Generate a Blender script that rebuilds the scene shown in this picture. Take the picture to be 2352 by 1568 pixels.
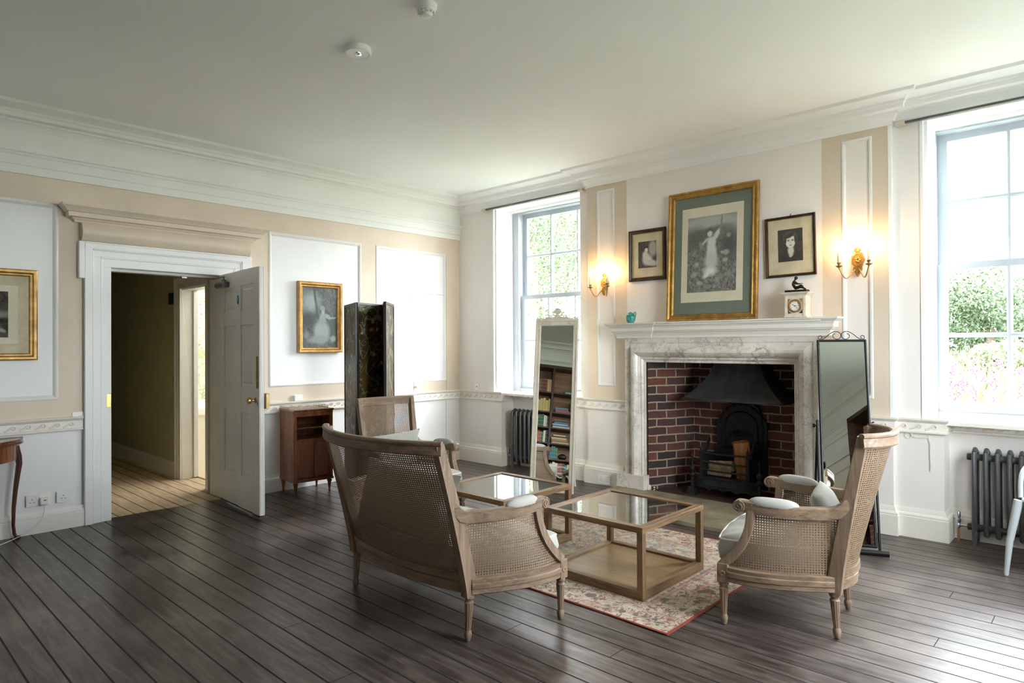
import bpy, bmesh, math, random
from mathutils import Vector, Matrix, Euler
random.seed(7)
S = bpy.context.scene
PI = math.pi
for o in list(bpy.data.objects): bpy.data.objects.remove(o)

# ------------------------------------------------------------------ camera
CAM = Vector((5.865, -5.27, 1.365))
def make_camera():
    yaw, pit, rol = [math.radians(v) for v in (133.246, 0.356, -0.283)]
    fw = Vector((math.cos(yaw)*math.cos(pit), math.sin(yaw)*math.cos(pit), math.sin(pit)))
    r = Vector((math.sin(yaw), -math.cos(yaw), 0)); u = r.cross(fw)
    r, u = r*math.cos(rol)+u*math.sin(rol), -r*math.sin(rol)+u*math.cos(rol)
    cd = bpy.data.cameras.new('camera'); co = bpy.data.objects.new('camera', cd)
    S.collection.objects.link(co)
    m = Matrix.Identity(4)
    for i in range(3): m[i][0], m[i][1], m[i][2], m[i][3] = r[i], u[i], -fw[i], CAM[i]
    co.matrix_world = m
    cd.sensor_width = 36; cd.lens = 36*1497.3/2352; cd.clip_start = 0.05; cd.clip_end = 200
    S.camera = co
make_camera()

# ------------------------------------------------------------------ sky, exposure, window daylight
W = bpy.data.worlds.new('overcast_sky'); S.world = W; W.use_nodes = True
SKY = 14.0
S.cycles.max_bounces = 10; S.cycles.diffuse_bounces = 7; S.cycles.glossy_bounces = 4; S.cycles.transparent_max_bounces = 16; S.cycles.transmission_bounces = 4; S.cycles.adaptive_threshold = 0.02
W.node_tree.nodes['Background'].inputs[0].default_value = (0.90, 0.96, 1.0, 1)
W.node_tree.nodes['Background'].inputs[1].default_value = SKY
S.view_settings.view_transform = 'Standard'; S.view_settings.look = 'None'
S.view_settings.gamma = 1; S.view_settings.use_curve_mapping = False
S.view_settings.exposure = 1.42
def light(name, kind, loc, energy, color=(1,1,1), size=0.1, size_y=None, rot=None, portal=False):
    ld = bpy.data.lights.new(name, kind); lo = bpy.data.objects.new(name, ld); S.collection.objects.link(lo)
    lo.location = loc; ld.energy = energy; ld.color = color
    if kind == 'AREA':
        ld.size = size
        if size_y: ld.shape = 'RECTANGLE'; ld.size_y = size_y
        if portal: ld.cycles.is_portal = True
    elif kind == 'POINT': ld.shadow_soft_size = size
    if rot: lo.rotation_euler = rot
    return lo
# portals sit in the two window openings and steer the sky light in (they emit nothing)
for px in (1.31, 5.47): light('window_portal', 'AREA', (px, 0.56, 1.9), 1, size=1.4, size_y=2.2, rot=(-PI/2, 0, 0), portal=True)
light('window_portal', 'AREA', (6.80, -2.10, 1.9), 1, size=2.2, size_y=1.4, rot=(0, PI/2, 0), portal=True)  # portal of the daylight window added in the right wall
light('bathroom_fill_light', 'AREA', (-1.1, -1.5, 2.9), 16, (1, 0.98, 0.95), 1.4, 1.2)  # unseen lamp added overhead in place of the bathroom's own window light

# ------------------------------------------------------------------ mesh helpers
class MB:
    def __init__(s): s.v=[]; s.f=[]; s.uv=[]; s.mi=[]; s.cur=0
    def add(s, verts, faces, uvs=None):
        n=len(s.v); s.v += [tuple(v) for v in verts]
        for k,f in enumerate(faces):
            s.f.append(tuple(i+n for i in f)); s.mi.append(s.cur)
            s.uv.append(uvs[k] if uvs else None)
        return s
    def box(s, x0,x1,y0,y1,z0,z1, M=None):
        v=[Vector((x,y,z)) for x in (x0,x1) for y in (y0,y1) for z in (z0,z1)]
        if M: v=[M@p for p in v]
        return s.add(v, [(0,1,3,2),(4,6,7,5),(0,4,5,1),(2,3,7,6),(0,2,6,4),(1,5,7,3)])
    def cbox(s, c, d, M=None):
        return s.box(c[0]-d[0]/2,c[0]+d[0]/2,c[1]-d[1]/2,c[1]+d[1]/2,c[2]-d[2]/2,c[2]+d[2]/2,M)
    def frust(s, a, b):   # a,b: (x0,x1,y0,y1,z) bottom and top rectangles
        v=[(a[0],a[2],a[4]),(a[1],a[2],a[4]),(a[1],a[3],a[4]),(a[0],a[3],a[4]),(b[0],b[2],b[4]),(b[1],b[2],b[4]),(b[1],b[3],b[4]),(b[0],b[3],b[4])]
        return s.add(v,[(3,2,1,0),(4,5,6,7),(0,1,5,4),(1,2,6,5),(2,3,7,6),(3,0,4,7)])
    def prism(s, poly, t0, t1, ax='y'):   # polygon in 2D, extruded along axis
        def P(a,b,t): return {'y':(a,t,b),'x':(t,a,b),'z':(a,b,t)}[ax]
        n=len(poly); v=[P(a,b,t0) for a,b in poly]+[P(a,b,t1) for a,b in poly]
        f=[tuple(range(n))[::-1], tuple(range(n,2*n))]+[(i,(i+1)%n,n+(i+1)%n,n+i) for i in range(n)]
        return s.add(v,f)
    def lathe(s, prof, c=(0,0,0), n=20, M=None, flute=None, cap=True):  # prof [(r,z)]
        v=[];f=[]
        for r,z in prof:
            for k in range(n):
                a=2*PI*k/n; rr=r
                if flute and flute[1]<=z<=flute[2]: rr=r*(1-0.12*(k%2)*1.0)
                p=Vector((rr*math.cos(a),rr*math.sin(a),z))
                if M: p=M@p
                v.append((p.x+c[0],p.y+c[1],p.z+c[2]))
        m=len(prof)
        for i in range(m-1):
            for k in range(n):
                k2=(k+1)%n; f.append((i*n+k,i*n+k2,(i+1)*n+k2,(i+1)*n+k))
        if cap: f.append(tuple(range(n))[::-1]); f.append(tuple((m-1)*n+k for k in range(n)))
        return s.add(v,f)
    def tube(s, pts, r, n=8, closed=False, cap=True, flat=None):
        pts=[Vector(p) for p in pts]; m=len(pts); v=[];f=[]; up=None
        R = r if callable(r) else (lambda t: r)
        for i,p in enumerate(pts):
            a=pts[i-1] if (i>0 or closed) else p; b=pts[(i+1)%m] if (i<m-1 or closed) else p
            d=(b-a).normalized()
            if up is None:
                up=Vector((0,0,1)) if abs(d.z)<0.9 else Vector((1,0,0))
            x=up.cross(d)
            if x.length<1e-4: x=Vector((1,0,0)).cross(d)
            x.normalize(); y=d.cross(x).normalized(); up=y
            rr=R(i/(m-1))
            for k in range(n):
                an=2*PI*k/n
                v.append(p+x*rr*math.cos(an)+y*rr*math.sin(an)*(flat or 1))
        for i in range(m if closed else m-1):
            j=(i+1)%m
            for k in range(n):
                k2=(k+1)%n; f.append((i*n+k,i*n+k2,j*n+k2,j*n+k))
        if cap and not closed: f.append(tuple(range(n))[::-1]); f.append(tuple((m-1)*n+k for k in range(n)))
        return s.add(v,f)
    def sweep(s, pts, prof, upv=(0,0,1), closed=False, scale=None):
        """prof: closed polygon [(side, up)] swept along pts; side = d x up"""
        pts=[Vector(p) for p in pts]; m=len(pts); n=len(prof); v=[];f=[]; U=Vector(upv)
        for i,p in enumerate(pts):
            a=pts[i-1] if (i>0 or closed) else p; b=pts[(i+1)%m] if (i<m-1 or closed) else p
            d1=(p-a); d2=(b-p)
            d1=d1.normalized() if d1.length>1e-6 else d2.normalized(); d2=d2.normalized() if d2.length>1e-6 else d1
            d=(d1+d2).normalized(); side=d.cross(U)
            if side.length<1e-4: side=Vector((1,0,0))
            side.normalize(); up=side.cross(d).normalized()
            cosh=max(0.35, d.dot(d1)); sc=scale(i/(m-1)) if scale else 1
            for q in prof: v.append(p+side*q[0]*sc/cosh+up*q[1]*sc)
        for i in range(m if closed else m-1):
            j=(i+1)%m
            for k in range(n):
                k2=(k+1)%n; f.append((i*n+k,j*n+k,j*n+k2,i*n+k2))
        if not closed: f.append(tuple(range(n))); f.append(tuple((m-1)*n+k for k in range(n))[::-1])
        return s.add(v,f)
    def grid(s, fn, nu, nv, uvf=None, flip=False):
        v=[];f=[];uv=[]
        for i in range(nu+1):
            for j in range(nv+1): v.append(fn(i/nu,j/nv))
        for i in range(nu):
            for j in range(nv):
                a=i*(nv+1)+j; q=(a,a+nv+1,a+nv+2,a+1); c=[(i,j),(i+1,j),(i+1,j+1),(i,j+1)]
                if flip: q=q[::-1]; c=c[::-1]
                f.append(q)
                uv.append([uvf(p/nu,t/nv) for p,t in c] if uvf else [(p/nu,t/nv) for p,t in c])
        return s.add(v,f,uv)
    def ball(s, c, r, n=12, m=8, M=None):
        rx,ry,rz = r if isinstance(r,(tuple,list)) else (r,r,r); v=[];f=[]
        for j in range(m+1):
            t=PI*j/m
            for k in range(n):
                a=2*PI*k/n; p=Vector((rx*math.sin(t)*math.cos(a),ry*math.sin(t)*math.sin(a),rz*math.cos(t)))
                if M: p=M@p
                v.append((p.x+c[0],p.y+c[1],p.z+c[2]))
        for j in range(m):
            for k in range(n):
                k2=(k+1)%n; f.append((j*n+k,(j+1)*n+k,(j+1)*n+k2,j*n+k2))
        return s.add(v,f)
    def build(s, name, mats, parent=None, smooth=None, bevel=None, loc=None, weld=True):
        me=bpy.data.meshes.new(name); me.from_pydata(s.v,[],s.f)
        if not isinstance(mats,(list,tuple)): mats=[mats]
        for m in mats: me.materials.append(m)
        for p,i in zip(me.polygons,s.mi): p.material_index=i
        if any(u for u in s.uv):
            ul=me.uv_layers.new(name='UVMap')
            for p,u in zip(me.polygons,s.uv):
                if u:
                    for li,c in zip(p.loop_indices,u): ul.data[li].uv=c
        bm=bmesh.new(); bm.from_mesh(me)
        if weld: bmesh.ops.remove_doubles(bm, verts=bm.verts, dist=1e-5)
        bmesh.ops.recalc_face_normals(bm, faces=bm.faces) if weld else None
        bm.to_mesh(me); bm.free()
        if smooth:
            for p in me.polygons: p.use_smooth=True
            me.set_sharp_from_angle(angle=math.radians(smooth))
        me.update(); o=bpy.data.objects.new(name, me); S.collection.objects.link(o)
        if parent: o.parent=parent
        if loc: o.location=loc
        if bevel:
            b=o.modifiers.new('bevel','BEVEL'); b.width=bevel; b.segments=2; b.limit_method='ANGLE'; b.angle_limit=math.radians(40)
        return o
def empty(name, loc=(0,0,0), rz=0, rot=None):
    o=bpy.data.objects.new(name,None); S.collection.objects.link(o); o.location=loc
    o.rotation_euler = rot if rot else (0,0,rz); o.empty_display_size=0.1
    return o
def tag(o, label, cat, group=None, kind=None):
    if label: o['label']=label
    if cat: o['category']=cat
    if group: o['group']=group
    if kind: o['kind']=kind
    return o
def struct(o, label=None): o['kind']='structure'; 
def plabel(o, t): o['label']=t; return o
def copy_tree(o, parent=None):
    c=o.copy(); S.collection.objects.link(c)
    if parent: c.parent=parent
    for ch in [k for k in bpy.data.objects if k.parent==o]: copy_tree(ch,c)
    return c
def arc(c, r, a0, a1, n, ax='xz', k=0.0):
    out=[]
    for i in range(n+1):
        a=math.radians(a0+(a1-a0)*i/n); p=(c[0]+r*math.cos(a), c[1]+r*math.sin(a)); out.append(p)
    return out

# ------------------------------------------------------------------ material helpers
def newmat(name):
    m=bpy.data.materials.new(name); m.use_nodes=True; nt=m.node_tree
    for n in list(nt.nodes): nt.nodes.remove(n)
    return m, nt
class NT:
    def __init__(s, name):
        s.m, s.t = newmat(name); s.out=s.n('ShaderNodeOutputMaterial')
    def n(s, typ, **kw):
        nd=s.t.nodes.new(typ)
        for k,v in kw.items():
            if k in nd.inputs.keys() if isinstance(k,str) else False: pass
            setattr(nd,k,v)
        return nd
    def L(s,a,b): s.t.links.new(a,b)
    def val(s, sock, v):
        if isinstance(v,(int,float,tuple,list)):
            if isinstance(v,(tuple,list)) and len(v)==3 and sock.type=='RGBA': v=(*v,1)
            sock.default_value=v
        else: s.L(v,sock)
    def math(s, op, a, b=None, c=None, clamp=False):
        nd=s.n('ShaderNodeMath'); nd.operation=op; nd.use_clamp=clamp
        s.val(nd.inputs[0],a)
        if b is not None: s.val(nd.inputs[1],b)
        if c is not None: s.val(nd.inputs[2],c)
        return nd.outputs[0]
    def mix(s, f, a, b, mode='MIX'):
        nd=s.n('ShaderNodeMix'); nd.data_type='RGBA'; nd.blend_type=mode
        s.val(nd.inputs[0],f); s.val(nd.inputs[6],a); s.val(nd.inputs[7],b)
        return nd.outputs[2]
    def coord(s, kind='Object'): 
        return s.n('ShaderNodeTexCoord').outputs[kind]
    def mapping(s, v, scale=(1,1,1), loc=(0,0,0), rot=(0,0,0)):
        nd=s.n('ShaderNodeMapping'); s.L(v,nd.inputs[0]); nd.inputs['Scale'].default_value=scale
        nd.inputs['Location'].default_value=loc; nd.inputs['Rotation'].default_value=rot
        return nd.outputs[0]
    def noise(s, v, scale=5, detail=4, rough=0.55, dist=0, col=False):
        nd=s.n('ShaderNodeTexNoise'); s.L(v,nd.inputs['Vector']); nd.inputs['Scale'].default_value=scale
        nd.inputs['Detail'].default_value=detail; nd.inputs['Roughness'].default_value=rough; nd.inputs['Distortion'].default_value=dist
        return nd.outputs['Color' if col else 'Fac']
    def vor(s, v, scale=5, feature='F1', out='Distance', rnd=1):
        nd=s.n('ShaderNodeTexVoronoi'); nd.feature=feature; s.L(v,nd.inputs['Vector']); nd.inputs['Scale'].default_value=scale
        nd.inputs['Randomness'].default_value=rnd
        return nd.outputs[out]
    def ramp(s, f, stops, interp='LINEAR'):
        nd=s.n('ShaderNodeValToRGB'); cr=nd.color_ramp; cr.interpolation=interp
        while len(cr.elements)>1: cr.elements.remove(cr.elements[-1])
        cr.elements[0].position=stops[0][0]; cr.elements[0].color=(*stops[0][1],1)
        for p,c in stops[1:]:
            e=cr.elements.new(p); e.color=(*c,1)
        s.L(f,nd.inputs[0]); return nd.outputs[0]
    def sep(s, v):
        nd=s.n('ShaderNodeSeparateXYZ'); s.L(v,nd.inputs[0]); return nd.outputs
    def comb(s, x,y,z):
        nd=s.n('ShaderNodeCombineXYZ'); 
        for i,q in enumerate((x,y,z)): s.val(nd.inputs[i],q)
        return nd.outputs[0]
    def bump(s, h, strength=0.3, dist=0.01):
        nd=s.n('ShaderNodeBump'); s.L(h,nd.inputs['Height']); nd.inputs['Strength'].default_value=strength; nd.inputs['Distance'].default_value=dist
        return nd.outputs[0]
    def bsdf(s, color, rough=0.5, metal=0, normal=None, spec=0.5, coat=0, **kw):
        b=s.n('ShaderNodeBsdfPrincipled'); s.val(b.inputs['Base Color'],color); s.val(b.inputs['Roughness'],rough)
        s.val(b.inputs['Metallic'],metal); b.inputs['Specular IOR Level'].default_value=spec
        if coat: b.inputs['Coat Weight'].default_value=coat
        if normal: s.L(normal,b.inputs['Normal'])
        return b.outputs[0]
    def done(s, sh): s.L(sh,s.out.inputs[0]); return s.m

def paint(name, col, rough=0.5, var=0.05, scale=3, bump=0.06, bscale=60, metal=0, spec=0.4, bdist=0.002):
    t=NT(name); v=t.coord(); n=t.noise(v,scale,5)
    c2=tuple(max(0,c*(1-var*2)) for c in col); c1=tuple(min(1,c*(1+var)) for c in col)
    c=t.ramp(n,[(0.3,c2),(0.7,c1)])
    nr=t.bump(t.noise(v,bscale,3),bump,bdist)
    return t.done(t.bsdf(c,rough,metal,nr,spec))
def wood(name, dark, light_, rough=0.45, axis=2, scale=1.0, spec=0.4, coat=0, limed=False):
    t=NT(name); v=t.coord(); sc=[26*scale]*3; sc[axis]=2.2*scale
    m=t.mapping(v,tuple(sc)); n=t.noise(m,1.0,6,0.6,0.6); n2=t.noise(t.mapping(v,tuple(q*4.5 for q in sc)),1.0,3,0.6)
    f=t.math('ADD',t.math('MULTIPLY',n,0.75),t.math('MULTIPLY',n2,0.25))
    c=t.ramp(f,[(0.38,dark),(0.50,tuple((a+b)/2 for a,b in zip(dark,light_))),(0.62,light_)])
    if limed:
        m2=t.mapping(v,tuple(q*3 for q in sc)); g=t.noise(m2,1.0,3,0.7)
        c=t.mix(t.math('MULTIPLY',t.math('GREATER_THAN',g,0.62),0.14),c,(0.62,0.56,0.5))
    nr=t.bump(n,0.15,0.002)
    return t.done(t.bsdf(c,rough,0,nr,spec,coat))
M={}
M['ceiling']=paint('ceiling_paint',(0.87,0.875,0.85),0.7,0.015,1.2,0.05,25)
M['sash']=paint('sash_backlit_paint',(0.46,0.50,0.55),0.4,0.012,2,0.05,40)  # darkened blue-grey: the sashes' backlit shade is put into the colour
M['white']=paint('white_paint',(0.87,0.87,0.86),0.42,0.012,2,0.06,40)
M['panel']=paint('panel_white',(0.87,0.87,0.87),0.5,0.015,2,0.05,30)
M['cream']=paint('cream_trim_paint',(0.83,0.79,0.72),0.42,0.02,3,0.07,40)
M['greenwhite']=paint('entablature_paint',(0.80,0.81,0.76),0.5,0.015,2,0.06,30)
M['beige']=paint('beige_paint',(0.71,0.60,0.48),0.5,0.05,1.6,0.08,30)
M['plaster']=paint('plaster_wall',(0.83,0.79,0.755),0.62,0.02,1.4,0.10,45)
M['plaster2']=paint('chimney_plaster',(0.83,0.775,0.735),0.62,0.02,1.4,0.10,45)
M['moulding']=paint('panel_moulding',(0.78,0.77,0.75),0.4,0.02,3,0.05,40)
M['scroll']=paint('dado_scroll_paint',(0.78,0.70,0.60),0.5,0.04,6,0.05,60)
M['frieze']=paint('dado_frieze_paint',(0.83,0.80,0.77),0.5,0.02,6,0.05,60)
M['door']=paint('door_paint',(0.78,0.76,0.73),0.38,0.03,3,0.08,50)
M['hall']=paint('hall_shaded_cream',(0.46,0.43,0.27),0.7,0.03,2,0.05,40)  # cream walls darkened to olive: the passage's shade is in the colour
M['plastic']=paint('white_plastic',(0.88,0.88,0.86),0.3,0.005,5,0.0)
M['hood']=paint('hood_iron',(0.045,0.046,0.050),0.42,0.25,9,0.2,60,0.4)
M['iron']=paint('cast_iron',(0.018,0.018,0.02),0.5,0.2,20,0.3,120,0.3)
M['blackmetal']=paint('black_metal',(0.008,0.008,0.010),0.3,0.05,10,0.05,80)
M['radiator']=paint('radiator_grey',(0.11,0.115,0.12),0.32,0.06,8,0.08,60,0.3)
M['brass']=paint('brass',(0.58,0.38,0.13),0.28,0.15,12,0.05,60,1.0)
M['oldbrass']=paint('old_brass',(0.42,0.30,0.15),0.4,0.2,30,0.1,90,0.9)
M['gilt']=paint('gilt',(0.52,0.31,0.11),0.44,0.18,18,0.2,90,0.85)
M['giltdark']=paint('gilt_dark',(0.47,0.27,0.07),0.42,0.2,18,0.2,90,0.7)
M['chrome']=paint('chrome',(0.75,0.75,0.77),0.18,0.02,10,0.02,60,1.0)
M['steel']=paint('grey_steel',(0.26,0.26,0.27),0.35,0.1,10,0.05,60,0.8)
M['copper']=paint('copper',(0.62,0.24,0.12),0.35,0.1,20,0.05,60,0.9)
M['blackwood']=wood('ebonised_wood',(0.010,0.007,0.006),(0.045,0.027,0.022),0.35)
M['oak']=wood('limed_oak',(0.145,0.092,0.058),(0.285,0.195,0.130),0.5,limed=True)
M['oakx']=wood('limed_oak_x',(0.145,0.092,0.058),(0.285,0.195,0.130),0.5,axis=0,limed=True)
M['oaky']=wood('limed_oak_y',(0.145,0.092,0.058),(0.285,0.195,0.130),0.5,axis=1,limed=True)
M['table']=wood('table_oak_x',(0.12,0.062,0.028),(0.31,0.19,0.10),0.42,axis=0)
M['tabley']=wood('table_oak_y',(0.12,0.062,0.028),(0.31,0.19,0.10),0.42,axis=1)
M['tablez']=wood('table_oak_z',(0.11,0.058,0.026),(0.28,0.17,0.09),0.42,axis=2)
M['shelfveneer']=wood('shelf_veneer',(0.22,0.13,0.06),(0.36,0.23,0.12),0.3,axis=0,scale=0.35)
M['mahog']=wood('mahogany',(0.10,0.028,0.010),(0.33,0.11,0.035),0.3,coat=0.3)
M['mahogx']=wood('mahogany_top',(0.09,0.03,0.014),(0.26,0.10,0.04),0.2,axis=1,coat=0.4)
M['darkwood']=wood('dark_side_table_wood',(0.035,0.012,0.007),(0.13,0.045,0.022),0.25,coat=0.3)
M['bookcase']=wood('bookcase_wood',(0.030,0.016,0.012),(0.085,0.045,0.032),0.45,axis=0)
M['bookcaseback']=wood('bookcase_back',(0.12,0.05,0.022),(0.32,0.16,0.08),0.5,axis=0,scale=0.5)
M['black']=paint('black_void',(0.006,0.006,0.006),0.8,0.0,3,0)
M['linen']=paint('linen',(0.43,0.42,0.39),0.85,0.03,8,0.35,420,0,0.2,0.001)
M['piping']=paint('linen_piping',(0.74,0.72,0.68),0.8,0.02,8,0.2,300)
M['mirrorcream']=paint('cream_gesso',(0.72,0.66,0.55),0.5,0.06,14,0.25,90,0,0.3,0.003)
M['alabaster']=paint('alabaster',(0.76,0.66,0.54),0.35,0.10,14,0.05,50)
M['bronze']=paint('dark_bronze',(0.035,0.028,0.022),0.35,0.2,30,0.2,90,0.6)
M['enamel']=paint('clock_enamel',(0.88,0.87,0.85),0.25,0.0,3,0)
M['teal']=paint('teal_glaze',(0.06,0.34,0.29),0.22,0.25,40,0.4,90,0,0.6,0.002)
M['ink']=paint('black_ink',(0.01,0.01,0.01),0.6,0,3,0)
M['red']=paint('red_plastic',(0.7,0.08,0.04),0.4,0,3,0)
M['blue']=paint('blue_sign',(0.01,0.12,0.32),0.4,0,3,0)
M['cord']=paint('white_cord',(0.75,0.74,0.70),0.5,0.02,3,0)
M['palegrey']=paint('pale_grey_plastic',(0.50,0.54,0.57),0.35,0.01,4,0.03,80)
M['bulb']=None
def emis(name,col,st):
    t=NT(name); e=t.n('ShaderNodeEmission'); e.inputs[0].default_value=(*col,1); e.inputs[1].default_value=st
    return t.done(e.outputs[0])
M['bulb']=emis('lit_bulb',(1,0.60,0.25),60)
M['led']=emis('green_led',(0.1,1,0.25),1.5)
def glassmat(name, tint=(0.97,0.99,0.98), refl=1.0, dust=0.0):
    t=NT(name); ge=t.n('ShaderNodeNewGeometry'); dt=t.n('ShaderNodeVectorMath'); dt.operation='DOT_PRODUCT'; t.L(ge.outputs['Normal'],dt.inputs[0]); t.L(ge.outputs['Incoming'],dt.inputs[1])
    c1=t.math('SUBTRACT',1.0,t.math('ABSOLUTE',dt.outputs['Value']),clamp=True); schlick=t.math('MULTIPLY_ADD',t.math('POWER',c1,5.0),0.96,0.04)
    g=t.n('ShaderNodeBsdfGlossy'); g.inputs['Roughness'].default_value=0.01
    tr=t.n('ShaderNodeBsdfTransparent'); tr.inputs[0].default_value=(*tint,1)
    mx=t.n('ShaderNodeMixShader'); t.L(t.math('MULTIPLY',schlick,refl,clamp=True),mx.inputs[0]); t.L(tr.outputs[0],mx.inputs[1]); t.L(g.outputs[0],mx.inputs[2])
    if dust:
        d=t.n('ShaderNodeBsdfDiffuse'); d.inputs[0].default_value=(0.8,0.8,0.75,1); m2=t.n('ShaderNodeMixShader')
        n=t.noise(t.coord(),30,6,0.75); f=t.math('MULTIPLY',t.math('GREATER_THAN',n,0.56),dust)
        t.L(f,m2.inputs[0]); t.L(mx.outputs[0],m2.inputs[1]); t.L(d.outputs[0],m2.inputs[2]); mx=m2
    return t.done(mx.outputs[0])
M['pane']=glassmat('window_glass',(0.98,0.99,0.99),0.8)
M['glazing']=glassmat('picture_glass',(0.97,0.98,0.97),0.7)
M['tabletop']=glassmat('table_glass',(0.86,0.93,0.90),2.4,0.035)
def mirrormat():
    t=NT('mirror_silver'); return t.done(t.bsdf((0.80,0.83,0.80),0.0,1.0))
M['mirror']=mirrormat()

# --- floor boards
def floor_mat():
    t=NT('floorboards'); v=t.coord(); x,y,z=t.sep(v)
    pitch=0.119
    w=t.math('DIVIDE',t.math('ADD',y,20.035),pitch); idx=t.math('FLOOR',w); fr=t.math('FRACT',w)
    edge=t.math('MINIMUM',fr,t.math('SUBTRACT',1.0,fr))
    gap=t.math('LESS_THAN',edge,0.034)
    wn=t.n('ShaderNodeTexWhiteNoise'); wn.noise_dimensions='1D'; t.L(idx,wn.inputs['W']); rnd=wn.outputs['Value']
    # board end joints
    jx=t.math('FRACT',t.math('ADD',t.math('DIVIDE',x,6.3),t.math('MULTIPLY',rnd,7.3)))
    joint=t.math('LESS_THAN',jx,0.0006)
    gap=t.math('MAXIMUM',gap,joint)
    off=t.math('MULTIPLY',rnd,40.0)
    v2=t.comb(t.math('MULTIPLY',x,1.6),t.math('ADD',t.math('MULTIPLY',y,16),off),0.0)
    grain=t.noise(v2,2.2,7,0.65,0.4); wear=t.noise(v,2.3,6,0.62); fine=t.noise(v,38,4,0.7)
    base=t.ramp(grain,[(0.32,(0.024,0.014,0.011)),(0.52,(0.074,0.055,0.048)),(0.70,(0.150,0.120,0.107))])
    base=t.mix(t.math('MULTIPLY',t.math('SUBTRACT',rnd,0.5),0.5),base,(0.13,0.10,0.085))
    wm=t.math('MULTIPLY',t.math('SUBTRACT',wear,0.47,clamp=True),3.4,clamp=True)
    base=t.mix(t.math('MULTIPLY',wm,0.6),base,(0.25,0.20,0.18)); dk=t.math('MULTIPLY',t.math('SUBTRACT',t.noise(t.mapping(v,(1,2.2,1),(7,3,0)),1.1,5,0.6),0.5,clamp=True),4.0,clamp=True); base=t.mix(t.math('MULTIPLY',dk,0.6),base,(0.030,0.018,0.014))
    sp=t.math('GREATER_THAN',fine,0.67); base=t.mix(t.math('MULTIPLY',sp,0.35),base,(0.30,0.26,0.23))
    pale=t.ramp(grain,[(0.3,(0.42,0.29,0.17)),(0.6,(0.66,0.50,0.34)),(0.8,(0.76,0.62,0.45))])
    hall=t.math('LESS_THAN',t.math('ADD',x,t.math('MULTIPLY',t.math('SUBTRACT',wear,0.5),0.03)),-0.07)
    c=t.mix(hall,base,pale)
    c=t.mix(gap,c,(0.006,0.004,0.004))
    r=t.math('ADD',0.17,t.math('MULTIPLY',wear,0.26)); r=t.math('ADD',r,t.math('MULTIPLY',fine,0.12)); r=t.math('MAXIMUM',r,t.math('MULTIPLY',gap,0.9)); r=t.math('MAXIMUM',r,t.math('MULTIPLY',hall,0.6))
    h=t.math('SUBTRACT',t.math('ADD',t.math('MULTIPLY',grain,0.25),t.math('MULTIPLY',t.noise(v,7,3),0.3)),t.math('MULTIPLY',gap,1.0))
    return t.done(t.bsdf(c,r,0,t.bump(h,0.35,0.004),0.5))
M['floor']=floor_mat()
def marble_mat():
    t=NT('veined_marble'); v=t.coord(); d=t.noise(v,3.2,5,0.6,0,True)
    vv=t.n('ShaderNodeVectorMath'); vv.operation='MULTIPLY_ADD'; t.L(d,vv.inputs[0]); vv.inputs[1].default_value=(0.9,0.9,0.9); t.L(v,vv.inputs[2])
    n1=t.noise(vv.outputs[0],2.3,6,0.6); ridge=t.math('ABSOLUTE',t.math('SUBTRACT',n1,0.5))
    vein=t.math('SUBTRACT',1.0,t.math('MULTIPLY',ridge,55,clamp=True),clamp=True)
    n2=t.noise(vv.outputs[0],7.0,5,0.6); r2=t.math('ABSOLUTE',t.math('SUBTRACT',n2,0.5))
    fine=t.math('SUBTRACT',1.0,t.math('MULTIPLY',r2,60,clamp=True),clamp=True)
    patch=t.math('MULTIPLY',t.math('SUBTRACT',t.noise(v,1.7,3),0.50,clamp=True),9,clamp=True)
    n3=t.noise(vv.outputs[0],1.25,3,0.5,0.6); r3=t.math('ABSOLUTE',t.math('SUBTRACT',n3,0.5)); bold=t.math('MULTIPLY',t.math('SUBTRACT',1.0,t.math('MULTIPLY',r3,34,clamp=True),clamp=True),patch)
    base=t.ramp(t.noise(v,5,4),[(0.35,(0.66,0.60,0.52)),(0.6,(0.80,0.75,0.69))])
    c=t.mix(t.math('MULTIPLY',fine,0.30),base,(0.33,0.30,0.28)); c=t.mix(t.math('MULTIPLY',vein,0.55),c,(0.30,0.27,0.25))
    c=t.mix(t.math('MULTIPLY',bold,0.8),c,(0.22,0.18,0.14))
    return t.done(t.bsdf(c,0.22,0,None,0.5))
M['marble']=marble_mat()
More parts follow.
